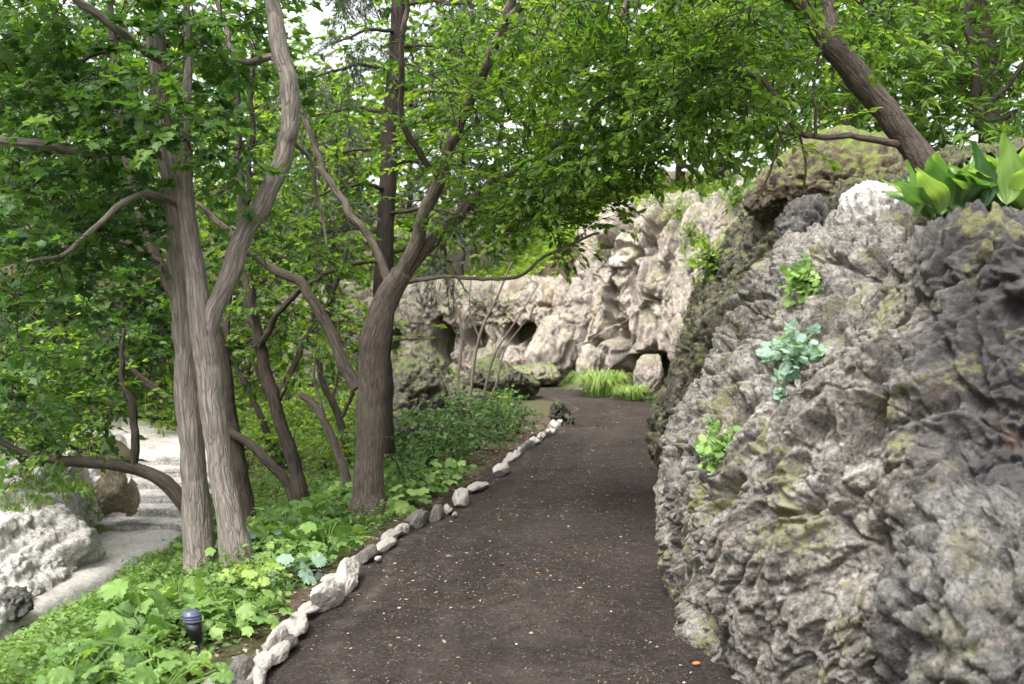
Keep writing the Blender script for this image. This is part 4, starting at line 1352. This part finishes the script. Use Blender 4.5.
for i, (x, y) in enumerate(far_spots):
    gap = abs(x / y + .19) < .035
    bg_tree('distant_tree', 'pale green tree in the blurred wood closing the view behind the cliffs and the dell', x, y, (.19 * y + 1.0) if gap else r_.uniform(9.5, 13), r_.uniform(3.8, 5), M['bright' if i % 3 else 'elm'], 530 + i, 420, .27, 13, OVATE, low=.06,
            group='trees of the distant wood')
# trees standing to the sides and behind, whose crowns close over the path
for i, (x, y, h, R, n) in enumerate([(-4.8, 1.6, 8, 3.2, 230), (4.6, 4.0, 7, 3.0, 90)]):
    bg_tree('broadleaf_tree', ['maple standing in the dell at the far left, only its overhead leaves showing', 'tree above the near rock, only its overhead leaves showing'][i], x, y, h, R, M['maple'], 560 + i, n, .1, 12, OVATE, low=.55)

# bare multi stemmed shrub before the low cliff
root = empty('bare_shrub', GT(470, 418))
tag(root, 'bare grey multi stemmed shrub standing before the low cliff', 'shrub')
dS = 14.0
for i, sp in enumerate([
        [(468, 432, 3), (472, 380, 2.8), (480, 335, 2.4), (498, 295, 2), (512, 262, 1.2)], [(464, 432, 2.6), (458, 385, 2.2), (462, 340, 2), (455, 300, 1.4), (440, 270, .9)],
        [(478, 432, 2.6), (486, 385, 2.4), (496, 352, 2), (520, 315, 1.4), (538, 285, .8)], [(472, 432, 2), (494, 390, 1.8), (505, 350, 1.4), (528, 318, .8)],
        [(462, 432, 2), (448, 390, 1.6), (432, 350, 1.2), (424, 318, .8)], [(482, 345, 1.8), (470, 310, 1.3), (472, 270, .8)], [(470, 400, 1.8), (476, 350, 1.5), (490, 310, 1), (492, 280, .7)]]):
    pts, rad = limb_pts([(a, b, dS + .1 * (i % 3), r) for a, b, r in sp])
    mb = MB()
    tube(mb, pts, rad * .72, 8, 0, 0, i, .05)
    mb.build('stem', M['drystem'], root)
mb = MB()
nd = np.concatenate([limb_pts([(512, 262, dS, 1), (498, 295, dS, 1), (455, 300, dS, 1), (538, 285, dS, 1)])[0]])
sprays(mb, nd, [pxc(490, 290, dS, 60, 30, .4, 12)], 71, OVATE, .06, 6)
mb.build('foliage', [M['bright'], M['twig']], root)

# ------------------------------------------------------------------ low plants
def shrub_mesh(seed, h, R, n, tmpl, leaf, mat, per=12, flat=.5):
    r = np.random.default_rng(seed)
    mb = MB()
    nodes = []
    for i in range(7):
        a = r.uniform(0, 6.28)
        e = np.array([math.cos(a) * R * r.uniform(.2, .7), math.sin(a) * R * r.uniform(.2, .7), h * r.uniform(.6, .95)])
        pts = np.array([[0, 0, -.03], e * [.35, .35, .5], e])
        tube(mb, pts, [.008, .006, .003], 5, 1, step=.05)
        nodes.append(catmull(pts, 12))
    sprays(mb, np.concatenate(nodes), [(np.array([0, 0, h * .55]), np.array([R, R, h * .48]), n)], seed, tmpl, leaf, per, twig_len=.16, twr=.003, flat=flat, droop=0)
    return mb, mat


def place_copy(me, name, loc, rz, sc, label, cat, group=None):
    o = link(name, me, None, loc)
    o.rotation_euler = (0, 0, rz)
    o.scale = (sc, sc, sc)
    return tag(o, label, cat, group)


def proto_of(mb, name, mats):
    ob = mb.build(name, mats)
    me = ob.data
    bpy.data.objects.remove(ob)
    return me


shr = []
for i in range(4):
    mb, mt = shrub_mesh(600 + i, .55, .42, 60, OVATE, .055, None, 12)
    shr.append(proto_of(mb, 'shrub', [M['shrub'], M['twig']]))
shr_b = []
for i in range(3):
    mb, mt = shrub_mesh(620 + i, .8, .6, 70, OVATE, .075, None, 12)
    shr_b.append(proto_of(mb, 'shrub', [M['bright'], M['twig']]))

k = 0
for px, py, sc in [(400, 478, 1.0), (430, 470, 1.0), (455, 462, .95), (478, 452, .95), (500, 440, .9), (518, 434, .7), (415, 455, 1.1), (445, 445, 1.1), (475, 432, 1.0), (498, 424, .8), (405, 496, .7), (392, 462, 1.1)]:
    g = GT(px, py)
    place_copy(shr[k % 4], 'low_shrub', g, k * 1.3, sc * random.uniform(.9, 1.12), 'small leaved dark green shrub in the bed between central tree and far path bend', 'shrub', 'shrubs in the bed left of the path')
    k += 1
# brush on the slope behind the slim trees
k = 0
for px, py, sc in [(250, 470, 1.0), (290, 462, .9), (325, 470, .9), (268, 445, 1.1), (310, 440, 1.2), (345, 445, 1.1), (350, 478, .8), (235, 452, .9), (372, 440, 1.2), (330, 425, 1.3), (285, 428, 1.2), (395, 420, 1.1)]:
    g = GT(px, py)
    place_copy(shr_b[k % 3], 'light_shrub', g, k * 1.7, sc * random.uniform(.8, 1.05), 'light green brush shrub on the slope behind the slim tree trunks', 'shrub', 'light brush behind the slim trees')
    k += 1
k = 0
for px, py, sc in [(150, 418, 1.5), (175, 425, 1.4), (120, 405, 1.7), (90, 400, 1.9), (185, 445, 1.0), (60, 425, 1.6), (20, 430, 1.8), (205, 435, 1.3), (230, 425, 1.4), (140, 395, 2.2), (40, 395, 2.2), (250, 405, 1.6)]:
    g = GT(px, py)
    if g[1] > 24:
        g = GT(px, py + 14)
    place_copy(shr_b[(k + 1) % 3], 'bank_shrub', g, k * 2.1, sc * random.uniform(.85, 1.1), 'pale green shrub on the bank beyond the upper path', 'shrub', 'shrubs beyond the upper path')
    k += 1

# broad leaved herbs
def herb_mesh(seed, n, hgt, spread, size, tmpl, r_petiole=.004):
    r = np.random.default_rng(seed)
    mb = MB()
    pos, ax, nr_, sc, tn = [], [], [], [], []
    t0 = r.uniform(.2, .85)
    for i in range(n):
        a = i * 2.4 + r.uniform(-.5, .5)
        f = math.sqrt((i + .5) / n)
        tip = np.array([math.cos(a) * spread * f, math.sin(a) * spread * f, hgt * (1.05 - .55 * f) * r.uniform(.75, 1.15)])
        pts = np.array([[0, 0, -.02], tip * [.3, .3, .6], tip])
        tube(mb, pts, [r_petiole, r_petiole * .8, r_petiole * .6], 4, 1, step=.04, cap=False)
        out = np.array([math.cos(a), math.sin(a), 0])
        pos.append(tip)
        ax.append(out * .8 + r.normal(size=3) * .4 - UP * .3)
        nr_.append(UP + out * .35 + r.normal(size=3) * .38)
        sc.append(size * r.uniform(.6, 1.2))
        tn.append(np.clip(t0 + r.normal() * .27, 0, 1))
    mb.leaves(tmpl, np.array(pos), np.array(ax), np.array(nr_), np.array(sc), np.array(tn))
    return mb


herbs = [proto_of(herb_mesh(700 + i, 13 + 3 * (i % 3), .25, .25, .165 + .035 * (i % 3), PALM if i % 2 else PALM7), 'leafy_plant', [M['herb'], M['herb']]) for i in range(5)]
herbs_s = [proto_of(herb_mesh(720 + i, 26, .17, .19, .09, PALM7), 'leafy_plant', [M['herb'], M['herb']]) for i in range(4)]
herb_y = proto_of(herb_mesh(740, 24, .2, .15, .085, PALM), 'lime_plant', [M['yellowherb'], M['yellowherb']])
herb_b = [proto_of(herb_mesh(745 + i, 12, .2, .2, .17, PALM), 'leafy_plant', [M['blueherb'], M['blueherb']]) for i in range(2)]

LAMP = GT(203, 655)
r_ = np.random.default_rng(77)
pts_h = []
# fill the strip between the trunks and the edging stones
tries = 0
while len(pts_h) < 118 and tries < 9000:
    tries += 1
    y = r_.uniform(4.0, 9.6)
    s = r_.uniform(.24, .85 if y < 5.6 else .98)
    x = float(xe(y)) - s
    if any(math.hypot(x - a, y - b) < .13 + .02 * y / 5 for a, b in pts_h):
        continue
    if math.hypot(x - LAMP[0], y - LAMP[1]) < .27 or (y < LAMP[1] and abs(x - LAMP[0] * y / LAMP[1]) < .2 and LAMP[1] - y < .6):
        continue
    if any(math.hypot(x - a[0], y - a[1]) < .26 for a in (b1, (P(203, 580, dB)[0], dB), b2)):
        continue
    pts_h.append((x, y))
for i, (x, y) in enumerate(pts_h):
    z = Hs(x, y)
    s = float(xe(y)) - x
    blue = (i % 17 == 4)
    small = s > .78 or i % 2 == 0
    low = any(abs(x / y - q[0] / q[1]) < .055 and 0 < q[1] - y < 1.2 for q in ((P(239, 564, dA)[0], dA), (P(203, 580, dB)[0], dB), b2))
    if low:
        place_copy(herbs_s[i % 4], 'leafy_plant', (x, y, z - .04), i * 1.9, r_.uniform(.5, .65), 'bright green plant with many small lobed leaves in the bed left of the path', 'plant', 'small leaved plants in the leafy bed')
    elif blue:
        place_copy(herb_b[i % 2], 'leafy_plant', (x, y, z), i * 1.9, r_.uniform(.7, .95), 'blue green broad leaved plant among the brighter green ones by the path', 'plant', 'blue green plants in the leafy bed')
    elif small:
        place_copy(herbs_s[i % 4], 'leafy_plant', (x, y, z), i * 1.9, r_.uniform(.75, 1.3), 'bright green plant with many small lobed leaves in the bed left of the path', 'plant', 'small leaved plants in the leafy bed')
    else:
        place_copy(herbs[i % 5], 'leafy_plant', (x, y, z), i * 1.9, r_.uniform(.62, .98) * (1.1 if y < 5.5 else .9), 'bright green plant with large lobed leaves in the bed left of the path', 'plant', 'large leaved plants in the leafy bed')
g = GT(255, 592)
place_copy(herb_y, 'lime_plant', g, .3, 1.05, 'lime yellow leafy plant at the foot of the twin maple', 'plant')

# the spot light
lamp = empty('garden_light', LAMP)
tag(lamp, 'small black cylindrical garden light with a ribbed cap among the leaves', 'garden light')


def lathe(mb, prof_, c, tilt=(0, 0), n=28, mi=0):
    th = np.linspace(0, 2 * math.pi, n, endpoint=False)
    V = np.array([[(r * math.cos(a), r * math.sin(a), z) for a in th] for r, z in prof_])
    V = V * .84
    V[:, :, 0] += V[:, :, 2] * tilt[0]
    V[:, :, 1] += V[:, :, 2] * tilt[1]
    mb.grid(V + np.array(c), mi, wrap=True)


tl = (-.16, -.05)
z0 = LAMP + np.array([0, 0, -.1])
mb = MB()
lathe(mb, [(0.0, 0), (.012, .005), (.012, .22), (0, .221)], z0, tl)
mb.build('stake', M['lamp_black'], lamp)
mb = MB()
lathe(mb, [(0, .19), (.026, .192), (.034, .2), (.037, .24), (.043, .245), (.045, .312), (0, .313)], z0, tl)
mb.build('body', M['lamp_black'], lamp)
mb = MB()
lathe(mb, [(0, .3125), (.05, .314), (.053, .318), (.053, .328), (.048, .330), (.053, .332), (.053, .343), (.048, .345), (.053, .347), (.052, .358), (.044, .362), (.042, .372), (.03, .378), (0, .379)], z0, tl)
mb.build('cap', M['lamp_cap'], lamp)

# plants rooted in the rock faces
def on_rock(px, py, dlo=3.0, dhi=25.0, skip=()):
    dg = bpy.context.evaluated_depsgraph_get()
    a = P(px, py, 1.0) - np.array([0, 0, CAMZ])
    a /= np.linalg.norm(a)
    org = Vector((0, 0, CAMZ))
    best = None
    for o in bpy.data.objects:
        if o.type == 'MESH' and any(w in o.name for w in ('tufa_rock', 'cliff', 'mossy_rock', 'perched', 'crest_rock')):
            h, loc, n, _ = o.ray_cast(org - o.location, Vector(a))
            if h:
                w = loc + o.location
                if best is None or w.y < best[0].y:
                    best = (w, n)
    return best


def rock_plant(name, px, py, mat, size, n, spread, label, seed, tmpl=PALM, cat='plant', group=None):
    hit = on_rock(px, py)
    if hit is None:
        return
    r = np.random.default_rng(seed)
    c = np.array(hit[0])
    nrm = np.array(hit[1])
    if nrm @ (np.array([0, 0, CAMZ]) - c) < 0:
        nrm = -nrm
    mb = MB()
    pos, ax, nn2 = [], [], []
    for i in range(n):
        d = nrm * r.uniform(.3, 1.0) + r.normal(size=3) * .75 + UP * .15
        d /= np.linalg.norm(d)
        tip = c + d * spread * r.uniform(.35, 1.0)
        tube(mb, np.array([c - nrm * .02, c + d * spread * .3 + nrm * .02, tip]), [.003, .0025, .0015], 4, 0, cap=False)
        pos.append(tip)
        ax.append(d * .6 + r.normal(size=3) * .4 - UP * .15)
        nn2.append(nrm * .7 + UP * .6 + r.normal(size=3) * .3)
    mb.leaves(tmpl, np.array(pos), np.array(ax), np.array(nn2), size * r.uniform(.6, 1.2, n), np.clip(r.normal(.5, .22, n), 0, 1))
    o = mb.build(name, mat, origin=c)
    tag(o, label, cat, group)


bpy.context.view_layer.update()
hit = on_rock(621, 262)
mb = MB()
c = np.array(hit[0]) + np.array([0, .08, 0])
v, f = ico(4)
mb.add(np.sign(v) * np.abs(v) ** .4 * np.array([.24, .14, .11]) + .02 * v * perlin(v * 3, 4)[:, None] + c, f.ravel(), np.full(len(f), 3))
tag(mb.build('ledge_stone', M['rock_white'], origin=c), 'small bright white block jutting from the tall pale cliff face', 'rock')
rock_plant('columbine_plant', 792, 356, M['blueherb'], .055, 120, .15, 'blue green rosette plant rooted in the middle of the big grey rock', 801)
rock_plant('fern_plant', 806, 283, M['herb'], .042, 100, .115, 'small light green plant high on the big grey rock', 802)
rock_plant('fern_plant', 722, 452, M['herb'], .045, 100, .115, 'mid green plant low on the left edge of the big grey rock', 803)
rock_plant('fern_plant', 716, 428, M['herb'], .026, 40, .06, 'tiny light green plant just above the mid green one on the big rock', 804)
rock_plant('fern_plant', 786, 392, M['blueherb'], .035, 12, .05, 'tiny blue green sprout hanging below the rosette plant', 805)
for i, (px, py, sp) in enumerate([(662, 205, .7), (700, 195, .7), (690, 235, .35), (712, 262, .3), (678, 212, .5), (735, 200, .4), (600, 245, .5)]):
    rock_plant('ledge_plant', px, py, M['bright'], .09, 110, sp, ['bushy bright green plant on top of the tall pale cliff', 'bright green plant on the cliff crest left of the perched boulder', 'yellow green tuft hanging on the lichened cliff, upper one',
               'yellow green tuft hanging on the lichened cliff, lower one', 'small green tuft in a notch of the cliff crest', 'green tuft beside the perched boulder', 'leafy tuft at the left shoulder of the tall cliff'][i], 820 + i, OVATE)

# hosta on top of the near rock
def hosta_leaf(L=16, Wn=15, fold=.25, arch=.5, width=.3):
    V = []
    for i in range(L + 1):
        t = i / L
        w = width * (math.sin(math.pi * min(1, t ** .75)) ** .8) * (1 - .25 * t) if 0 < t < 1 else 0.0
        if t < .12:
            w = max(w, .02)
        for j in range(Wn):
            u = j / (Wn - 1) * 2 - 1
            V.append((u * w, t, arch * (t * .6 - t * t * .75) + fold * abs(u) * w + .10 * math.cos(u * 15) * w * (1 - t) + .03 * math.sin(t * 9 + u * 2)))
    F = []
    for i in range(L):
        for j in range(Wn - 1):
            a = i * Wn + j
            F.append((a, a + 1, a + 1 + Wn, a + Wn))
    return (np.array(V), F)


HL = [hosta_leaf(arch=.35, width=.26), hosta_leaf(arch=.8, fold=.45, width=.28), hosta_leaf(arch=.15, fold=.5, width=.24)]


def hosta(px, py, d, n, size, label, seed, zmin):
    c = P(px, py, d)
    c[2] = zmin
    r = np.random.default_rng(seed)
    mb = MB()
    for q in range(3):
        pos, ax, nr2 = [], [], []
        for i in range(n):
            a = r.uniform(0, 6.28)
            e = r.uniform(.55, 1.45)
            dv = np.array([math.cos(a) * math.cos(e), math.sin(a) * math.cos(e), math.sin(e)])
            pos.append(c + np.array([math.cos(a), math.sin(a), 0]) * r.uniform(0, .2) + UP * r.uniform(0, .03))
            ax.append(dv)
            nr2.append(np.array([-math.cos(a) * math.sin(e), -math.sin(a) * math.sin(e), math.cos(e)]) + r.normal(size=3) * .15)
        mb.leaves(HL[q], np.array(pos), np.array(ax), np.array(nr2), size * r.uniform(.7, 1.15, n), np.clip(r.normal(.55, .35, n), 0, 1))
    tag(mb.build('hosta_plant', M['hosta'], origin=c), label, 'plant')


hosta(952, 213, 4.35, 15, .25, 'broad leaved hosta on the near rock top below the leaning trunk', 851, 2.0)
hosta(1018, 209, 4.2, 16, .29, 'broad leaved hosta on the near rock top at the right picture edge', 852, 2.0)

# grass tufts
def tuft(name, c, n, h, spread, mat, label, seed, width=.012):
    r = np.random.default_rng(seed)
    mb = MB()
    for i in range(n):
        a = r.uniform(0, 6.28)
        b = c + np.array([math.cos(a), math.sin(a), 0]) * spread * .35 * math.sqrt(r.random())
        o_ = np.array([math.cos(a), math.sin(a), 0])
        L = h * r.uniform(.7, 1.2)
        e = r.uniform(.3, 1.5)
        p = np.array([b, b + o_ * L * .18 * e + UP * L * .55, b + o_ * L * .5 * e + UP * L * .85, b + o_ * L * .95 * e + UP * L * (.95 - .5 * e)])
        side = np.cross(o_, UP) * width
        w = np.array([.6, 1, .8, .05])[:, None]
        V = np.stack([p - side * w, p + side * w], 1)
        idx = np.arange(8).reshape(4, 2)
        q = np.stack([idx[:-1, 0], idx[:-1, 1], idx[1:, 1], idx[1:, 0]], -1)
        mb.add(V.reshape(-1, 3), q.ravel(), np.full(3, 4), np.clip(r.normal(.5, .25), 0, 1))
    tag(mb.build(name, mat, origin=c), label, 'grass tuft')


tuft('grass_tuft', np.array([1.66, 18.5, 0.0]), 300, .48, .95, M['grass'], 'bright arching grass tuft at the foot of the tall pale cliff', 861)
tuft('grass_tuft', np.array([2.1, 17.6, 0.0]), 160, .28, .5, M['grass'], 'short grass tuft trailing right of the tall bright tuft', 862)
for i, (px, py, d) in enumerate([(630, 392, 18), (655, 398, 16.5), (668, 408, 15), (642, 400, 17.2)]):
    g = P(px, py, d)
    place_copy(shr[i % 4], 'edge_plant', (g[0] + .15, d, -.02), i * 2.0, .42, 'low brownish plant along the right path edge before the cave', 'plant', 'low plants right of the far path')

# ------------------------------------------------------------------ ground cover and litter (too many to count)
def scatter_cover(name, n, region, tmpl, leaf, mat, seed, hgt=.09, keep=None, flat=.8):
    r = np.random.default_rng(seed)
    x0, x1, y0, y1 = region
    x = r.uniform(x0, x1, n)
    y = r.uniform(y0, y1, n)
    ok = keep(x, y, r)
    x, y = x[ok], y[ok]
    z = H(x, y)
    n = len(x)
    dn = fbm(np.stack([x, y, x * 0], 1) * 2.2, 3, seed)
    z = z + hgt * r.random(n) * np.clip(.8 + 1.2 * dn, .15, 2)
    ax = np.stack([r.normal(size=n), r.normal(size=n), r.normal(size=n) * .4], 1)
    nr2 = UP * flat + r.normal(size=(n, 3)) * .45
    mb = MB()
    mb.leaves(tmpl, np.stack([x, y, z], 1), ax, nr2, leaf * r.uniform(.5, 1.3, n), np.clip(.45 + .6 * dn + r.normal(size=n) * .18, 0, 1))
    o = mb.build(name, mat)
    tag(o, kind='stuff')
    return o


def k_bank(x, y, r):
    s = xe(y) - x
    lx = np.interp(y, LP[:, 1], LP[:, 0]) + np.interp(y, [0, 9, 11, 14], [.3, .3, .5, .6])
    d = .75 * sstep(.7, 1.3, s) + .25 * sstep(.15, .5, s) * (y < 9)
    return (r.random(len(x)) < d) & (x > lx - .1 * r.random(len(x)))


o = scatter_cover('ground_cover', 150000, (-4.4, -.5, 3.6, 12.5), OVATE, .042, M['cover'], 901, .13, k_bank)
o['label'] = 'low green ground cover on the bank below the leafy bed'


def k_lawn(x, y, r):
    s_ = xe(y) - x
    lx = np.interp(y, LP[:, 1], LP[:, 0]) + np.interp(y, [0, 9, 11, 14], [.3, .3, .5, .6])
    return (x > lx - .12 * r.random(len(x))) & (r.random(len(x)) < sstep(1.5, 2.1, s_))


M['lawn'] = mk_leaf('lawn_leaf', [(0.11, 0.18, 0.05), (0.16, 0.25, 0.075), (0.22, 0.33, 0.105)], .4, .55, .25)
o = scatter_cover('lawn', 110000, (-4.6, -1.4, 3.6, 13.5), OVATE, .034, M['lawn'], 903, .10, k_lawn)
o['label'] = 'light green creeping ground cover along the lower edge of the bank'


def k_brush(x, y, r):
    s = xe(np.minimum(y, 16)) - x
    return (s > .8) & (path_dist(x, y) > .5) & (x > np.interp(y, LP[:, 1], LP[:, 0]) + .85) & (r.random(len(x)) < .2 + .8 * (fbm(np.stack([x, y, x * 0], 1) * .9, 2, 4) > -.05))


o = scatter_cover('undergrowth', 60000, (-7, .6, 9.0, 23), OVATE, .07, M['cover'], 902, .28, k_brush)
o['label'] = 'mixed low undergrowth between the slim trees and the boulders'


def k_grass(x, y, r):
    return (x < -5.6) & (r.random(len(x)) < .3 + .7 * (fbm(np.stack([x, y, x * 0], 1) * .6, 2, 14) > 0))


# grass on and beyond the outcrop
def drop_on_outcrop(name, n, region, leaf, mat, seed, label):
    r = np.random.default_rng(seed)
    oc_ = bpy.data.objects['rock_outcrop']
    pos = []
    for _ in range(n):
        x, y = r.uniform(region[0], region[1]), r.uniform(region[2], region[3])
        if fbm(np.array([[x * .8, y * .8, 2.2]]), 2, 14)[0] < -.02:
            continue
        hz = Hs(x, y)
        h, loc, nn3, _ = oc_.ray_cast(Vector((x, y, 5)), Vector((0, 0, -1)))
        z = max(hz, loc.z if h else -9)
        pos.append((x, y, z))
    pos = np.array(pos)
    n = len(pos)
    mb = MB()
    for j in range(5):
        a = np.stack([r.normal(size=n) * .5, r.normal(size=n) * .5, np.ones(n)], 1)
        mb.leaves(LANCE, pos + r.normal(size=(n, 3)) * [.05, .05, .0], a, r.normal(size=(n, 3)), leaf * r.uniform(.6, 1.3, n), np.clip(r.normal(.5, .25, n), 0, 1))
    o = mb.build(name, mat)
    tag(o, label, kind='stuff')


drop_on_outcrop('grass', 2600, (-6.9, -4.85, 8.0, 12.2), .075, M['grass'], 905, 'bright grass patches growing on the pale outcrop')
scatter_cover('undergrowth', 40000, (-16, -6.0, 12, 26), OVATE, .09, M['bright'], 906, .25, lambda x, y, r: (x < np.interp(y, LP[:, 1], LP[:, 0]) - 1.0) & (y > 13.5))['label'] = 'bright low undergrowth behind the dell rocks'
o = scatter_cover('undergrowth', 90000, (-12, 8, 22.5, 32), OVATE, .14, M['bright'], 907, .5, lambda x, y, r: (H(x, y, False) > 1.2))
o['label'] = 'bright undergrowth on the plateau above the cliffs'
o = scatter_cover('undergrowth', 30000, (2.3, 9, 5.5, 22), OVATE, .1, M['bright'], 908, .3, lambda x, y, r: (H(x, y, False) > 1.7))
o['label'] = 'undergrowth on the rock plateau at right'


def k_path(x, y, r):
    pd = path_dist(x, y)
    return (pd < -.08) & (r.random(len(x)) < (.25 + .75 * (fbm(np.stack([x, y, x * 0], 1) * 1.1, 2, 41) > .02)) * (.35 + .65 * sstep(.0, .7, -pd)))


r_ = np.random.default_rng(43)
n = 22000
x, y = r_.uniform(-1.3, 2.4, n), 3.4 + 13 * r_.random(n) ** 1.5
ok = k_path(x, y, r_)
x, y = x[ok], y[ok]
n = len(x)
pz = np.stack([x, y, x * 0], 1)
z = 0.02 * fbm(pz * 1.1, 3, 21) + 0.006 * fbm(pz * 9, 2, 22) + .015
mb = MB()
mb.leaves(OVATE, np.stack([x, y, z], 1), np.stack([r_.normal(size=n), r_.normal(size=n), r_.normal(size=n) * .15], 1), UP + r_.normal(size=(n, 3)) * .3,
          np.clip(r_.lognormal(-4.55, .5, n), .005, .04), np.clip(r_.beta(1.3, 2.0, n), 0, 1))
o = mb.build('leaf_litter', M['dry'])
tag(o, 'pale fallen petals and dry leaf flakes scattered over the dark path', kind='stuff')
for i, (px, py, lab) in enumerate([(692, 664, 'orange fallen leaf on the path at the foot of the big rock'), (536, 573, 'tiny red orange petal lying in the middle of the path')]):
    g = G(px, py, .02)
    mb = MB()
    mb.leaves(OVATE, np.array([g]), np.array([[1, .3, .1]]), np.array([[.1, -.2, 1.0]]), np.array([.045 if i == 0 else .025]), np.array([.4]))
    tag(mb.build('fallen_leaf', M['orange'], origin=g), lab, 'leaf')
# bark and dry leaf litter in the bed
r_ = np.random.default_rng(44)
n = 9000
y = r_.uniform(3.8, 14, n)
x = xe(y) - r_.uniform(.05, 2.2, n)
z = H(x, y) + .008
mb = MB()
mb.leaves(OVATE, np.stack([x, y, z], 1), np.stack([r_.normal(size=n), r_.normal(size=n), r_.normal(size=n) * .2], 1), UP + r_.normal(size=(n, 3)) * .35, r_.uniform(.012, .05, n), np.clip(r_.beta(1.1, 2.6, n), 0, 1))
o = mb.build('bed_litter', M['dry'])
tag(o, 'brown leaf litter on the soil of the planting bed', kind='stuff')

# ------------------------------------------------------------------ light
EL, AZ = math.radians(58), math.radians(215)      # azimuth of the sun, clockwise from +Y
world = bpy.data.worlds.new('World')
scene.world = world
world.use_nodes = True
nt = world.node_tree
bg = nt.nodes['Background']
sky = nt.nodes.new('ShaderNodeTexSky')
sky.sky_type = 'NISHITA'
sky.sun_disc = False
sky.sun_elevation = EL
sky.sun_rotation = AZ
sky.air_density = 1.0
sky.dust_density = 4.0
hs = nt.nodes.new('ShaderNodeHueSaturation')
hs.inputs['Saturation'].default_value = 0.18
hs.inputs['Value'].default_value = 1.0
nt.links.new(sky.outputs[0], hs.inputs['Color'])
nt.links.new(hs.outputs[0], bg.inputs['Color'])
bg.inputs['Strength'].default_value = 0.15
sun_d = bpy.data.lights.new('sun', 'SUN')
sun_d.energy = 1.5
sun_d.angle = math.radians(25)
sun_d.color = (1, .96, .9)
sun = bpy.data.objects.new('sun', sun_d)
COL.objects.link(sun)
dv = Vector((math.sin(AZ) * math.cos(EL), math.cos(AZ) * math.cos(EL), math.sin(EL)))
sun.rotation_euler = dv.to_track_quat('Z', 'Y').to_euler()
sun.location = dv * 60

vs = scene.view_settings
vs.view_transform = 'Standard'
vs.look = 'None'
vs.exposure = 1.93
vs.gamma = 1.0
vs.use_curve_mapping = False
cy = scene.cycles
cy.use_denoising = True
cy.use_adaptive_sampling = True
cy.adaptive_threshold = 0.02
cy.max_bounces = 6
cy.diffuse_bounces = 3
cy.glossy_bounces = 2
cy.transmission_bounces = 4
cy.transparent_max_bounces = 4
cy.sample_clamp_indirect = 6
cy.caustics_reflective = False
cy.caustics_refractive = False
